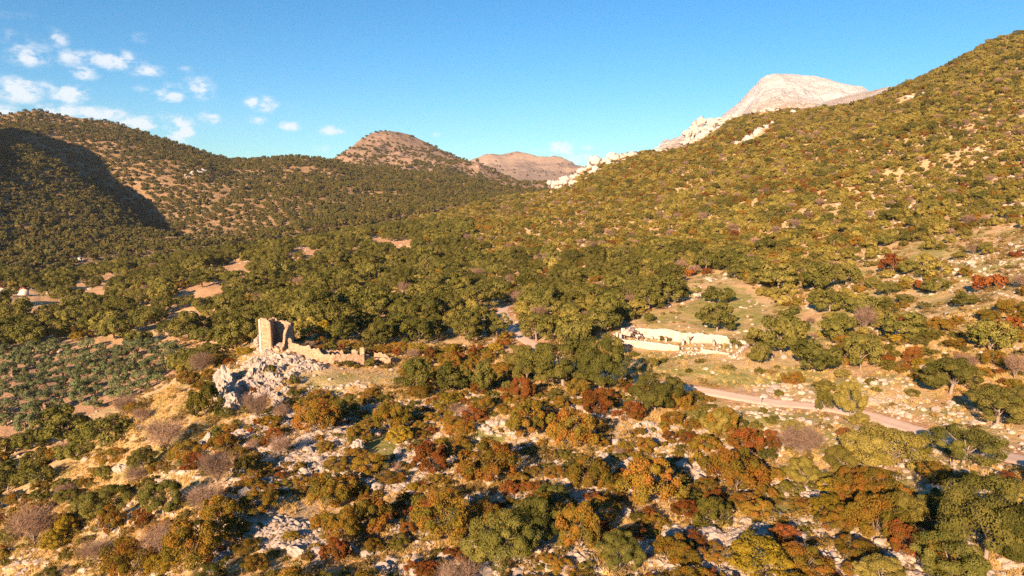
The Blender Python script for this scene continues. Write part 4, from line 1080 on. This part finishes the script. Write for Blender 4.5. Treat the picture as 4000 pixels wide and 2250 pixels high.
TREES = []   # dict(kind, x, y, s, sz, label)
def tree_px(kind, px, py, w, h, label=None):
    """by hand: photo position of the foot, width and height of the whole tree in photo pixels"""
    x, y = ground_hit(px, py); z = gz(x, y); dep = project(x, y, z)[2]
    k = len(TREES) % len(PROTO[kind]); p = PROTO[kind][k]
    s = w * dep / F_PX / p.W / 1.17; sz = h * dep / F_PX / p.H / 1.04
    TREES.append(dict(kind=kind, k=k, x=x, y=y, z=z, s=s, sz=sz, label=label)); NAMED.append((x, y, s * p.W * .42))
HAND = [
 ('shrub_near',1060,1462,45,40,'small evergreen bush growing in the crag below the tower'),('rust_near',990,1535,40,34,'small reddish bush at the front of the crag'),('shrub_near',1150,1500,50,40,'evergreen bush right of the crag'),('yellow_near',960,1392,90,40,'yellow-green bush behind the crag left of the tower'),
 ('oak_near',2200,1515,300,205,'broad dark holm oak at the centre, left of the white ruin'),('oak_near',2345,1535,215,225,'tall dark holm oak at the right of the central clump, shading the track'),('oak_near',2060,1505,190,165,'holm oak at the left of the central clump'),
 ('oak_mid',2235,1348,165,125,'lone holm oak with a bare pale trunk behind the central clump'),('oak_mid',2095,1335,170,115,'holm oak beside the bend of the dirt track'),('oak_mid',2365,1292,170,150,'large rounded holm oak left of the white ruin, shadow falling right'),
 ('oak_mid',2125,1218,140,98,'holm oak with a thick pale trunk above the track bend'),('oak_mid',2055,1188,70,62,'small leaning holm oak just above the track bend'),('oak_mid',2610,1188,185,112,'wide holm oak on the bare rise above the white ruin'),
 ('oak_mid',2480,1168,95,86,'round holm oak between two rocky patches above the ruin'),('oak_mid',2405,1132,92,74,'umbrella-shaped holm oak at the upper edge of the meadow'),('oak_mid',2800,1302,160,122,'dark domed holm oak directly behind the white ruin'),
 ('oak_mid',2805,1195,130,74,'flattened holm oak above the domed one behind the ruin'),('oak_mid',2970,1432,100,92,'small holm oak hiding the right end of the white ruin'),('oak_mid',3050,1388,215,170,'tall holm oak with a pale trunk right of the white ruin'),
 ('oak_mid',3180,1458,230,142,'spreading holm oak right of the tall pale-trunked one'),('oak_mid',3362,1442,160,142,'umbrella holm oak with a straight pale trunk in the right meadow'),('oak_mid',3040,1138,185,112,'big holm oak at the top of the green meadow'),
 ('oak_mid',3195,1152,160,122,'holm oak with forked pale limbs at the upper meadow edge'),('oak_mid',3305,1120,140,90,None),('oak_mid',3240,1224,160,92,None),('oak_mid',3372,1228,140,92,None),('oak_mid',3270,1338,160,112,None),('oak_mid',3530,1335,200,115,None),
 ('oak_near',3712,1548,265,158,'holm oak with a thick pale trunk right of the track bend at right'),('oak_mid',3865,1390,200,140,'dark blue-green conifer-like oak high in the right meadow'),('light_near',3320,1635,125,158,'feathery pale tree on the upper side of the track'),
 ('shrub_near',3222,1602,80,80,'little dark tree growing on the track edge'),('oak_near',3895,1670,270,162,'round holm oak cut by the right edge above the track'),('oak_near',3760,1820,280,160,'smooth domed holm oak on the near side of the track at right'),
 ('light_near',3455,1842,330,180,'wide yellow-green tree beside the track at right'),('oak_near',3850,2190,430,345,'huge dark green tree filling the lower right corner'),('oak_near',4010,2240,330,300,'second huge green tree at the lower right edge'),('oak_near',3700,2290,300,220,'green tree at the bottom edge under the huge one'),
 ('oak_near',2560,1615,240,158,'rounded holm oak in front of the track near the centre'),('autumn_near',2645,1612,110,90,None),
 ('rust_near',2330,1628,150,105,'bright red and orange tree below the central clump'),('rust_near',2475,1645,120,80,'crimson shrub under the rounded oak near the track'),('rust_near',2040,1565,120,92,'orange-red tree in front of the central clump'),('autumn_near',2255,1560,110,80,'amber tree under the central clump'),
 ('oak_mid',1630,1532,130,145,'dark oak at the right end of the terrace'),('oak_mid',1770,1535,170,132,'holm oak between the terrace and the central clump'),('oak_mid',1890,1545,120,125,None),('rust_near',1870,1550,90,60,None),
 ('oak_near',1355,1630,115,92,'dark bush casting a shadow below the terrace wall'),('autumn_near',1230,1695,190,140,'olive-brown autumn tree below the terrace'),('autumn_near',1530,1690,160,135,'olive-brown tree beside the small green lawn'),
 ('shrub_near',805,1630,130,150,'tall mustard-green bush against the left foot of the crag'),('bare_near',1005,1640,140,110,'leafless brown bush in front of the crag'),('bare_near',790,1475,110,90,'leafless mauve tree left of the crag'),('oak_mid',715,1470,120,100,None),
 ('bare_near',650,1760,190,135,'leafless mauve tree on the open left slope'),('bare_near',500,1640,110,95,'leafless grey tree at the rim of the left slope'),('oak_near',560,1850,130,120,None),
 ('autumn_near',2820,1690,150,105,None),('rust_near',2910,1770,170,115,'dense rust-red tree at the meadow edge right of centre'),('light_near',2800,1700,120,105,None),('autumn_near',2880,1900,230,180,'large amber tree in the right foreground'),
 ('autumn_near',2540,1960,280,200,'large golden-brown tree in the middle of the foreground'),('shrub_near',2790,2050,170,135,'big rounded evergreen bush beside the rocks at lower right'),('autumn_near',2230,1740,200,170,None),('autumn_near',2060,1700,190,150,None),('autumn_near',1900,1880,220,170,None),
 ('rust_near',1690,1850,170,140,'rust-red tree in the middle of the left thicket'),('autumn_near',2300,1905,200,140,None),('autumn_near',1730,2110,260,190,None),('oak_near',1960,2230,300,240,'grey-green oak with a dead branch at the bottom centre'),('oak_near',2090,2140,240,200,None),('yellow_near',2960,2270,260,190,'bright yellow-green tree at the bottom edge right of centre'),
 ('autumn_near',1290,1980,200,140,None),('autumn_near',1340,2120,170,150,None),('rust_near',1310,2180,130,110,None),('autumn_near',1430,2080,200,150,None),('autumn_near',2260,2160,200,210,None),('oak_near',2420,2230,200,160,None),
 ('autumn_near',3330,1980,180,140,None),('yellow_near',3270,1950,150,90,'golden tree in the lower right thicket'),('light_near',3130,1890,130,110,None),('light_near',3300,1850,190,120,None),('bare_near',3130,1790,220,130,'bare grey-branched tree at the near edge of the right meadow'),('autumn_near',3430,2100,260,180,None),('rust_near',3530,2180,150,160,'pinkish-red tree left of the huge green tree'),
 ('light_near',3530,2060,180,150,None),('autumn_near',3260,2090,150,110,None),('autumn_near',3680,2230,180,150,None),('rust_near',3560,1420,100,70,'rust-red shrub in the right meadow'),('bare_mid',3370,1300,110,100,'leafless tree among oaks at right'),('bare_mid',3960,1500,100,100,'white-limbed dead tree at the right edge'),
 ('rust_mid',3490,1060,110,70,None),('rust_mid',3860,1140,120,70,None),('rust_mid',3940,1300,90,60,None),('yellow_near',3520,1345,100,40,None),
 ('oak_near',640,2010,170,160,None),('autumn_near',430,2090,130,110,None),('bare_near',140,2130,220,170,'bare pale-twigged tree at the lower left'),('autumn_near',520,2240,220,170,None),('yellow_near',260,2090,90,90,None),('rust_near',560,2060,110,90,None),('autumn_near',760,2210,260,200,'large golden-green tree at the bottom left'),('autumn_near',860,2060,180,140,None),
 ('bare_near',620,2160,190,140,None),('bare_near',1100,1800,110,90,None),('bare_near',850,1900,170,140,'bare silvery tree on the slope at left of centre'),('shrub_near',960,1870,100,90,None),('oak_near',410,2030,210,130,None),
]
for h in HAND: tree_px(*h)

# --- olive grove in rows
ox, oy = np.array(ZW['olive']).T
def rows_of_olives():
    a0 = R(-31); ux, uy = math.sin(a0 + R(62)), math.cos(a0 + R(62)); vx, vy = -uy, ux
    cx, cy = ox.mean(), oy.mean(); g = np.random.default_rng(5); P = []
    for i in range(-40, 41):
        for j in range(-40, 41):
            x = cx + ux * i * 6.4 + vx * j * 11.0 + g.normal() * .6; y = cy + uy * i * 6.4 + vy * j * 11.0 + g.normal() * .6
            P.append((x, y))
    P = np.array(P); ok = poly_mask(P[:, 0], P[:, 1], ZW['olive']); P = P[ok]
    z = ground_z(P[:, 0], P[:, 1]); px, py, d = project(P[:, 0], P[:, 1], z)
    ok = (px > -60) & (px < 4060)
    for (x, y), zz in zip(P[ok], z[ok]):
        s = g.uniform(.95, 1.4); TREES.append(dict(kind='olive', k=int(g.integers(0, 4)), x=x, y=y, z=zz, s=s, sz=s * g.uniform(.9, 1.1), label=None))
rows_of_olives()

# --- everything else, scattered by what grows where
def scatter(nc, seed, rmin, rmax):
    g = np.random.default_rng(seed)
    a = g.uniform(R(-39.5), R(38.5), nc); r = np.sqrt(g.uniform(rmin ** 2, rmax ** 2, nc))
    x, y = r * np.sin(a), r * np.cos(a); z = ground_z(x, y); px, py, d = project(x, y, z)
    ok = (px > -150) & (px < 4150) & (py < 2420) & (py > 60) & (r < crA_r(a) * np.where(a < R(-4), 1.35, 1.02))
    return [q[ok] for q in (x, y, z, px, py, r)], g
class Hash:
    def __init__(s, c): s.c = c; s.d = {}
    def add(s, x, y, rad): s.d.setdefault((int(x // s.c), int(y // s.c)), []).append((x, y, rad))
    def free(s, x, y, rad):
        i, j = int(x // s.c), int(y // s.c)
        for a in (i - 1, i, i + 1):
            for b in (j - 1, j, j + 1):
                for (u, v, w) in s.d.get((a, b), ()):
                    if (u - x) ** 2 + (v - y) ** 2 < (w + rad) ** 2: return False
        return True
H = Hash(30.0)
for x, y, w in NAMED: H.add(x, y, w)
def inz(z, x, y): return poly_mask(x, y, ZW[z])
RUINPTS = [(at(px, py, r)[:2]) for px, py, r in [(1040,1365,174),(1090,1365,172),(1130,1360,171),(1170,1380,168),(1230,1390,167),(1290,1400,168),(1350,1400,168),(1420,1405,169),(1480,1405,170),(1530,1410,168)] +
           [(2380+i*36,1322+i*3.2,188-i*1.1) for i in range(16)] + [(2370+i*36,1345+i*4,184-i*1.25) for i in range(15)] + [(2370+i*36,1362+i*4.2,180-i*1.25) for i in range(15)] + [(2400+i*36,1338+i*3.5,186.5-i*1.2) for i in range(15)]]
for x, y in RUINPTS: H.add(x, y, 3.6)
for x, y, w in CLIFFPTS: H.add(x, y, w)
for x, y in TRK[::1]: H.add(x, y, 2.6)

def pick(g, table):
    u = g.random(); c = 0
    for k, w in table:
        c += w
        if u < c: return k
    return table[-1][0]
def grow():
    # near foreground and knoll
    (x, y, z, px, py, r), g = scatter(9000, 21, 46, 182)
    cl = fbm(x, y, 22, 3, .5, 55); ca, sa = math.cos(R(22)), math.sin(R(22)); dg = fbm((x * ca + y * sa) / 5.0, -x * sa + y * ca, 9, 2, .5, 57)
    open_ = inz('terrace', x, y) | inz('bank', x, y) | inz('crag', x, y) | inz('lawn_a', x, y) | inz('lawn_b', x, y) | inz('lawn_c', x, y) | inz('glade', x, y)
    slope = inz('slope_grass', x, y); mead = inz('meadow', x, y) | inz('meadow_s', x, y)
    rocky = inz('rock_a', x, y) | inz('rock_b', x, y) | inz('rock_c', x, y) | inz('rock_d', x, y) | inz('rock_g', x, y)
    wood_l = (r > 158) & (px < 720) & (py > 1380) & ~inz('olive', x, y)
    oliv = inz('olive', x, y) | inz('olive_front', x, y)
    for i in range(len(x)):
        if open_[i] or oliv[i]: continue
        if slope[i] and g.random() > .04: continue
        if mead[i]:
            if g.random() > .07: continue
            kind = pick(g, [('shrub_near', .68), ('rust_near', .05), ('autumn_near', .07), ('light_near', .20)]); s = g.uniform(.3, .75)
        elif wood_l[i]:
            kind = pick(g, [('oak_mid', .72), ('autumn_near', .1), ('bare_near', .1), ('light_mid', .08)]); s = g.uniform(.6, .95)
        elif px[i] > 3050 and py[i] > 1880:
            kind = pick(g, [('autumn_near', .42), ('light_near', .16), ('oak_near', .16), ('shrub_near', .12), ('rust_near', .07), ('yellow_near', .07)]); s = g.uniform(.55, 1.0)
            if kind in ('light_near', 'oak_near'): s *= .7
        elif px[i] < 900 and py[i] > 1560:
            if dg[i] < .02 and g.random() < .93: continue
            kind = pick(g, [('autumn_near', .38), ('bare_near', .07), ('shrub_near', .35), ('oak_near', .12), ('rust_near', .06), ('yellow_near', .02)]); s = g.uniform(.4, .85)
            if kind == 'oak_near': s *= .55
        else:
            if rocky[i] and g.random() < .80: continue
            if cl[i] < -.1 and g.random() < .85: continue
            kind = pick(g, [('autumn_near', .44), ('shrub_near', .28), ('oak_near', .08), ('rust_near', .12), ('bare_near', .04), ('yellow_near', .04)]); s = g.uniform(.38, .85)
            if kind == 'oak_near': s *= .5
        pr = PROTO[kind]; k = int(g.integers(0, len(pr))); rad = pr[k].W * s * .46
        if not H.free(x[i], y[i], rad): continue
        H.add(x[i], y[i], rad)
        TREES.append(dict(kind=kind, k=k, x=x[i], y=y[i], z=z[i], s=s, sz=s * g.uniform(.75, 1.0), label=None))
    (x, y, z, px, py, r), g = scatter(9000, 27, 46, 165)
    ca, sa = math.cos(R(22)), math.sin(R(22)); dg = fbm((x * ca + y * sa) / 5.0, -x * sa + y * ca, 9, 2, .5, 57)
    cl = fbm(x, y, 16, 3, .5, 56); skip = inz('terrace', x, y) | inz('bank', x, y) | inz('meadow', x, y) | inz('meadow_s', x, y) | inz('slope_grass', x, y) | inz('lawn_a', x, y) | inz('olive_front', x, y) | inz('crag', x, y)
    rocky = inz('rock_a', x, y) | inz('rock_b', x, y) | inz('rock_c', x, y) | inz('rock_d', x, y) | inz('rock_g', x, y)
    for i in range(len(x)):
        if skip[i] or (rocky[i] and g.random() < .6) or (cl[i] < -.15 and g.random() < .8) or (px[i] < 900 and dg[i] < .02): continue
        kind = pick(g, [('autumn_near', .46), ('shrub_near', .26), ('rust_near', .18), ('bare_near', .03), ('yellow_near', .07)]); s = g.uniform(.2, .46)
        pr = PROTO[kind]; k = int(g.integers(0, len(pr))); rad = pr[k].W * s * .42
        if not H.free(x[i], y[i], rad): continue
        H.add(x[i], y[i], rad)
        TREES.append(dict(kind=kind, k=k, x=x[i], y=y[i], z=z[i], s=s, sz=s * g.uniform(.75, 1.1), label=None))
    # valley wood, big slope
    (x, y, z, px, py, r), g = scatter(120000, 22, 170, 1090)
    fld = inz('field_pink', x, y) | inz('field_low', x, y) | inz('field_a', x, y) | inz('field_b', x, y) | inz('field_c', x, y) | inz('field_d', x, y) | inz('olive', x, y) | inz('olive_front', x, y) | inz('terrace', x, y)
    ol2 = inz('olive_front', x, y) | inz('olive', x, y)
    ropen = inz('right_open', x, y)
    mead = inz('meadow', x, y); scr = inz('ridge_scree', x, y)
    nz = fbm(x, y, 60, 3, .5, 58); nz2 = fbm(x, y, 16, 2, .5, 59)
    right = sstep(3200, 4000, px)
    red = fbm(x, y, 90, 3, .5, 66)
    for i in range(len(x)):
        if fld[i] and (ol2[i] or g.random() > .02): continue
        if mead[i]:
            if g.random() > .012: continue
            kind = pick(g, [('shrub_mid', .6), ('oak_mid', .4)]); s = g.uniform(.3, .7)
        elif px[i] < 1950 - (1300 - min(py[i], 1300)) * .3 and py[i] > 880:
            if nz2[i] < -.55: continue
            kind = pick(g, [('oak_mid', .78), ('light_mid', .09), ('bare_mid', .05), ('autumn_mid', .06), ('yellow_near', .02)]); s = g.uniform(.75, 1.45) if kind == 'oak_mid' else g.uniform(.7, 1.1)
        elif py[i] > 1010 - .03 * (px[i] - 2000) and px[i] < 3000:
            if nz2[i] < -.5: continue
            kind = pick(g, [('oak_mid', .62), ('light_mid', .16), ('bare_mid', .07), ('autumn_mid', .09), ('rust_mid', .06)]); s = g.uniform(.6, 1.1)
        else:
            far = r[i] > 430
            if (scr[i] or right[i] > .3) and py[i] > 620 and g.random() < .45 * right[i] * sstep(560, 900, py[i]) + (.2 if scr[i] else 0): continue
            if ropen[i] and g.random() < .80: continue
            rd = red[i] > .35 and py[i] > 500
            kind = pick(g, [('light_mid', .34), ('oak_mid', .18), ('shrub_mid', .15), ('autumn_mid', .20 if rd else .11), ('rust_mid', .09 if rd else .03), ('bare_mid', .06), ('light_mid', .2)])
            s = g.uniform(.36, .92) * (.66 if kind == 'oak_mid' else .92) * (1 + .3 * nz[i])
            s *= 1.0 + .25 * sstep(350, 800, r[i])
        pr = PROTO[kind]; k = int(g.integers(0, len(pr))); rad = pr[k].W * s * (.43 if px[i] < 2300 else .335)
        if not H.free(x[i], y[i], rad): continue
        H.add(x[i], y[i], rad)
        TREES.append(dict(kind=kind, k=k, x=x[i], y=y[i], z=z[i], s=s, sz=s * g.uniform(.82, 1.12), label=None))
grow()

# --- who is an individual, who belongs to the mass
X = np.array([t['x'] for t in TREES]); Y = np.array([t['y'] for t in TREES]); Zt = np.array([t['z'] for t in TREES])
PXs, PYs, DEP = project(X, Y, Zt)
for i, t in enumerate(TREES):
    p = PROTO[t['kind']][t['k']]; t['px'], t['py'] = PXs[i], PYs[i]; t['app'] = p.W * t['s'] / DEP[i] * F_PX; t['sp'] = SPECIES[t['kind']]
    t['r'] = math.hypot(t['x'], t['y']); t['seen'] = (-t['app'] / 2 < t['px'] < 4000 + t['app'] / 2) and t['py'] - t['app'] * .6 < 2250
TREES = [t for t in TREES if t['seen'] or t['r'] < 400]
def where(t):
    px, py = t['px'], t['py']
    if t['sp'] == 'olive': return 'in the olive grove'
    if t['r'] > 175 and px < 2250 and py > 930:
        if py < 1120: return 'in the far valley wood' if px < 1300 else 'in the wood beyond the track bend'
        if px < 640: return 'beyond the olive grove' if py < 1370 else 'on the near side of the olive grove'
        if px < 1000: return 'in the wood left of the tower'
        if px < 1500: return 'in the wood behind the tower'
        return 'in the wood left of the track'
    if poly_mask(px, py, Z['meadow']): return 'in the meadow round the white ruin'
    if t['r'] > 175:
        if py > 1000: return 'on the slope foot above the meadow' if px < 3150 else 'on the stony lower slope at right'
        if px < 2700: return 'on the left of the big slope'
        return 'on the middle of the big slope' if px < 3400 else 'on the right of the big slope'
    if px < 640 and py < 1800: return 'on the near side of the olive grove'
    if px < 900: return 'on the grassy left slope' if py < 1850 else 'in the lower left thicket'
    if px < 1600: return 'on the slope below the terrace' if py < 1850 else 'in the bottom thicket left of centre'
    if px < 2350: return 'below the central oak clump' if py < 1720 else 'in the central foreground' if py < 1980 else 'at the bottom centre'
    if px < 3050: return 'along the near meadow edge' if py < 1750 else 'in the rocky right foreground' if py < 2020 else 'at the bottom right of centre'
    return 'in the right foreground thicket' if py < 1950 else 'in the lower right thicket'
single_t = []; mass = {}
for sp, (nm, cat, words, cap) in SPEC.items():
    L_ = sorted([t for t in TREES if t['sp'] == sp], key=lambda t: -t['app'] - (1e4 if t['label'] else 0))
    single_t += L_[:cap]
    for t in L_[cap:]: mass.setdefault(sp, []).append(t)
bins = {}
for t in single_t:
    if not t['label']: bins.setdefault((t['sp'], where(t)), []).append(t)
for (sp, wh), L_ in bins.items():
    words = SPEC[sp][2]
    for t, rw, pl in rows_of(L_, lambda t: t['px'], lambda t: t['py'], 10):
        t['label'] = words + ' ' + wh + rw + pl; t['group'] = '%ss %s' % (words, wh)
for t in single_t:
    p = PROTO[t['kind']][t['k']]; nm, cat, words, cap = SPEC[t['sp']]
    rot = random.uniform(0, 6.28); loc = (t['x'], t['y'], t['z'] - .12); sc = (t['s'], t['s'], t['sz'])
    if p.trunk is not None and t['app'] > 34:
        o = empty(nm, loc); 
        a = add_obj('trunk', p.trunk, o); b = add_obj('crown', p.crown, o)
    else: o = add_obj(nm, p.whole, None, loc)
    o.rotation_euler.z = rot; o.scale = sc
    tag(o, t['label'], cat, t.get('group') or ('%ss' % words))
MASSLAB = {'oak': ('dark_oak_wood', 'dark green holm oaks massed in the valley and up the slope', 'wood'), 'pale': ('pale_oak_wood', 'pale olive-green low oak wood covering the big slope', 'wood'), 'autumn': ('autumn_scrub', 'small orange-brown trees dotted over the big slope', 'scrub'),
           'rust': ('rust_scrub', 'small rust-red bushes dotted over the big slope', 'scrub'), 'yellow': ('yellow_scrub', 'small yellow trees dotted through the wood', 'scrub'), 'shrub': ('evergreen_scrub', 'low evergreen bushes between the trees of the slope', 'scrub'),
           'olive': ('olive_rows', 'small far olive trees in rows', 'grove'), 'bare': ('bare_thicket', 'leafless grey trees dotted through the wood', 'wood')}
def mass_of(sp, L_):
    kinds = {}
    for t in L_: kinds.setdefault(t['kind'], []).append(t)
    nm, lb, cat = MASSLAB[sp]
    meshes = [p.whole for kd in kinds for p in PROTO[kd]]
    gn_mass(nm, [(t['x'], t['y'], t['z'] - .1) for t in L_], rng.uniform(0, 6.28, len(L_)), [t['s'] for t in L_], meshes, lb, cat)
for sp, L_ in mass.items(): mass_of(sp, L_)

# --- woods on the hills behind
def hill_wood(h, others, name, label, spacing, seed, nc, keep, meshes, smin, smax):
    g = np.random.default_rng(seed)
    a = g.uniform(max(h.az[0], R(-40)), min(h.az[1], R(39)), nc); t = np.sqrt(g.uniform(0, 1, nc)); rf, rc = h.fr(a), h.cr(a)
    r = np.sqrt(rf ** 2 + g.uniform(-.05, 1.03, nc) * (rc ** 2 - rf ** 2)); t = (r - rf) / (rc - rf)
    x, y = r * np.sin(a), r * np.cos(a); z = h.z(x, y)
    top = np.full(nc, -1e9)
    for q in others: top = np.maximum(top, q.ztop(x, y))
    gg = np.where(r < 1480, ground_z(x, y), -1e9)
    ok = (z > np.maximum(top, gg) - 1)
    px, py, d = project(x, y, z); ok &= (px > -80) & (px < 4080)
    u = g.random(nc); ok &= u < keep(px, py, t, x, y)
    x, y, z = x[ok], y[ok], z[ok]
    Hh = Hash(spacing * 2); P = []; S = []
    for i in range(len(x)):
        s = g.uniform(smin, smax); 
        if Hh.free(x[i], y[i], spacing * .5 * s): Hh.add(x[i], y[i], spacing * .5 * s); P.append((x[i], y[i], z[i] - .2)); S.append(s)
    gn_mass(name, P, g.uniform(0, 6.28, len(P)), S, meshes, label, 'wood')
    return len(P)
FARM = [p.whole for p in PROTO['oak_far']]
BARE_L = [[(330,560),(560,590),(560,640),(600,680),(560,700),(470,720),(450,660),(400,610)], [(520,700),(680,690),(700,720),(500,740)], [(1650,760),(1760,770),(1770,830),(1690,820)], [(600,640),(760,620),(740,660),(640,680)]]
def keep_left(px, py, t, x, y):
    k = np.ones(px.shape); n_ = fbm(x, y, 70, 4, .55, 77)
    for b in BARE_L: k = np.where(poly_mask(px + n_ * 40, py + n_ * 25, b), .58, k)
    k *= np.where((t > .86) & (px < 520), np.clip((1.02 - t) / .14, .12, 1), 1.0)
    return k * np.where(n_ < -.75, .25, 1)
hill_wood(hill_left, [spur, hill_mid], 'hill_wood', 'dark oak wood covering the hills across the valley', 8.2, 31, 46000, keep_left, FARM, .65, 1.25)
hill_wood(spur, [hill_left], 'spur_wood', 'dark oak wood on the shaded spur at the left edge', 7.6, 32, 26000, lambda px, py, t, x, y: np.where(fbm(x, y, 60, 3, .5, 78) < -.8, .2, 1.0), FARM, .6, 1.2)
def keep_mid(px, py, t, x, y):
    lim = 560 + .14 * np.abs(px - 1540) + 28 * fbm(x, y, 110, 4, .6, 79)
    return np.where(py > lim + 45, .95, np.where(py > lim, .45, .05))
hill_wood(hill_mid, [hill_left, hill_far], 'mountain_wood', 'oak scrub thinning out up the bald mountain', 9.0, 33, 16000, keep_mid, FARM, .5, 1.15)
hill_wood(hill_far, [hill_mid], 'far_scrub', 'dark bushes dotted over the distant bare mountain', 14, 34, 3000, lambda px, py, t, x, y: np.where(fbm(x, y, 160, 3, .5, 80) < .1, .05, .30) * np.where(py > 660, 1, .35), FARM, .5, 1.1)

# --- loose stones, low scrub, dry grass
def ground_stuff(name, label, cat, meshes, n, rmin, rmax, dens, smin, smax, seed, lift=0.0, tree_gap=False):
    (x, y, z, px, py, r), g = scatter(n, seed, rmin, rmax)
    k = g.random(len(x)) < dens(x, y, px, py, r)
    x, y, z = x[k], y[k], z[k]; s = smin + (smax - smin) * g.random(len(x)) ** 2.6
    gn_mass(name, np.stack([x, y, z + lift * s], 1), g.uniform(0, 6.28, len(x)), s, meshes, label, cat)
    return len(x)
def near_track(x, y, r, lim=2.9):
    kk = (r > 90) & (r < 285) & (x > -30); d = np.full(x.shape, 99.); d[kk] = seg_dist(x[kk], y[kk], TRK); return (d > lim).astype(float)
def rockmask(x, y, px, py, r):
    k = np.where((r < 138) & (px > 850), .36, .12)
    k = np.where(inz('meadow', x, y) | inz('meadow_s', x, y) | inz('terrace', x, y), .07, k)
    n_ = fbm(x, y, 9, 4, .6, 101); n2 = fbm(x, y, 30, 3, .5, 102)
    for z_, v in (('rock_a', .75), ('rock_b', .8), ('rock_c', .8), ('rock_d', .75), ('rock_e', .9), ('rock_f', .7), ('rock_g', .75), ('bank', 1.0), ('crag', .8), ('ridge_scree', .4), ('right_open', .16)): k = np.maximum(k, inz(z_, x, y) * v)
    k = np.where(inz('olive', x, y) | inz('lawn_a', x, y) | inz('field_pink', x, y) | inz('field_a', x, y) | inz('field_c', x, y) | inz('slope_grass', x, y), .01, k)
    kk = (r > 90) & (r < 285) & (x > -30); d = np.full(x.shape, 99.); d[kk] = seg_dist(x[kk], y[kk], TRK); k = np.where(d < 2.3, 0, k)
    return k * np.clip(.55 + 1.1 * n_ + .5 * n2, 0, 1.3)
ground_stuff('loose_stones', 'white limestone stones strewn over slope and meadow', 'stones', STONES, 45000, 125, 260, rockmask, .12, .75, 41, .12)
ground_stuff('foreground_stones', 'white limestone stones strewn between the foreground bushes', 'stones', STONES, 120000, 48, 138, rockmask, .10, .72, 46, .12)
ground_stuff('slope_stones', 'pale stones showing between the bushes of the big slope', 'stones', STONES, 26000, 230, 620, lambda x, y, px, py, r: np.where(px > 2100, .30 + .5 * sstep(3200, 3900, px), .08) * np.clip(.2 + 1.6 * fbm(x, y, 14, 3, .6, 105), 0, 1), .3, 1.7, 42, .1)
def scrubmask(x, y, px, py, r):
    k = np.full(x.shape, .8) * np.clip(.5 + 1.2 * fbm(x, y, 8, 3, .6, 111), 0, 1)
    k = np.where(inz('meadow', x, y), .12 * k, k); k = np.where(inz('olive', x, y) | inz('terrace', x, y) | inz('lawn_a', x, y), .02, k); k = np.where(inz('crag', x, y), .3 * k, k)
    kk = (r > 90) & (r < 285) & (x > -30); d = np.full(x.shape, 99.); d[kk] = seg_dist(x[kk], y[kk], TRK); k = np.where(d < 2.6, 0, k)
    return k
ground_stuff('low_scrub', 'low dry brown and green scrub between rocks and trees', 'scrub', [p.whole for p in PROTO['scrub']] , 24000, 46, 300, scrubmask, .4, 1.5, 43)
ground_stuff('dry_grass', 'tufts of dry straw-coloured grass on the slopes', 'grass', [p.whole for p in PROTO['grass']], 60000, 46, 190, lambda x, y, px, py, r: np.clip(.55 + .9 * fbm(x, y, 12, 3, .6, 121), 0, 1) * np.where(inz('olive', x, y) | inz('lawn_a', x, y) | inz('lawn_b', x, y) | inz('lawn_c', x, y), 0, 1) * np.where(inz('meadow', x, y) | inz('terrace', x, y), .22, 1) * near_track(x, y, r), .6, 1.5, 44)

# --- boulders of the foreground one by one
def boulders():
    (x, y, z, px, py, r), g = scatter(9000, 45, 50, 200)
    k = g.random(len(x)) < rockmask(x, y, px, py, r); idx = np.nonzero(k)[0]; HB = Hash(8.0); L_ = []
    for i in idx:
        s = .42 + .95 * g.random() ** 2.0
        if not HB.free(x[i], y[i], s * .8): continue
        HB.add(x[i], y[i], s * .8); L_.append((s / r[i], x[i], y[i], px[i], py[i], r[i], s))
    L_.sort(reverse=True)
    zones = {}
    for it in L_[:255]:
        a, xx, yy, p, q, rr_, s = it
        if p < -20 or p > 4020 or q > 2270: continue
        wh = 'on the slope below the crag' if p < 1300 and q < 1900 else 'in the lower left corner' if p < 1000 else 'in the bottom thicket left of centre' if p < 1700 else 'in the central rocky foreground' if p < 2400 else 'in the right rocky foreground' if q > 1700 and p < 3100 else 'in the meadow by the track' if q < 1700 else 'in the lower right thicket'
        zones.setdefault(wh, []).append(it)
    for wh, LL in zones.items():
        for (a, xx, yy, p, q, rr_, s), rw, pl in rows_of(LL, lambda t: t[3], lambda t: t[4], 10):
            put_rock(xx, yy, s, s * g.uniform(.55, .95), 'pale boulder ' + wh + rw + pl, 'pale boulders ' + wh, False, .3)
boulders()

# ------------------------------------------------------------------ air
def haze():
    x0, x1, y0, y1, z0, z1 = -4200, 4200, -400, 6200, -60, 620
    V = [(a, b, c) for c in (z0, z1) for a, b in ((x0, y0), (x1, y0), (x1, y1), (x0, y1))]
    m = new_mat('air_haze'); t = NT(m); o = t.N.new('ShaderNodeOutputMaterial'); v = t.N.new('ShaderNodeVolumePrincipled')
    v.inputs['Color'].default_value = (.80, .88, 1.0, 1); v.inputs['Density'].default_value = 3.0e-5; v.inputs['Anisotropy'].default_value = 0.0
    t.L.new(v.outputs[0], o.inputs['Volume'])
    h = add_obj('haze', mesh_from('haze', V, [(3, 2, 1, 0), (4, 5, 6, 7), (0, 1, 5, 4), (1, 2, 6, 5), (2, 3, 7, 6), (3, 0, 4, 7)], [m]))
    h['kind'] = 'stuff'; tag(h, 'thin bluish air haze over the valley', 'haze')
haze()
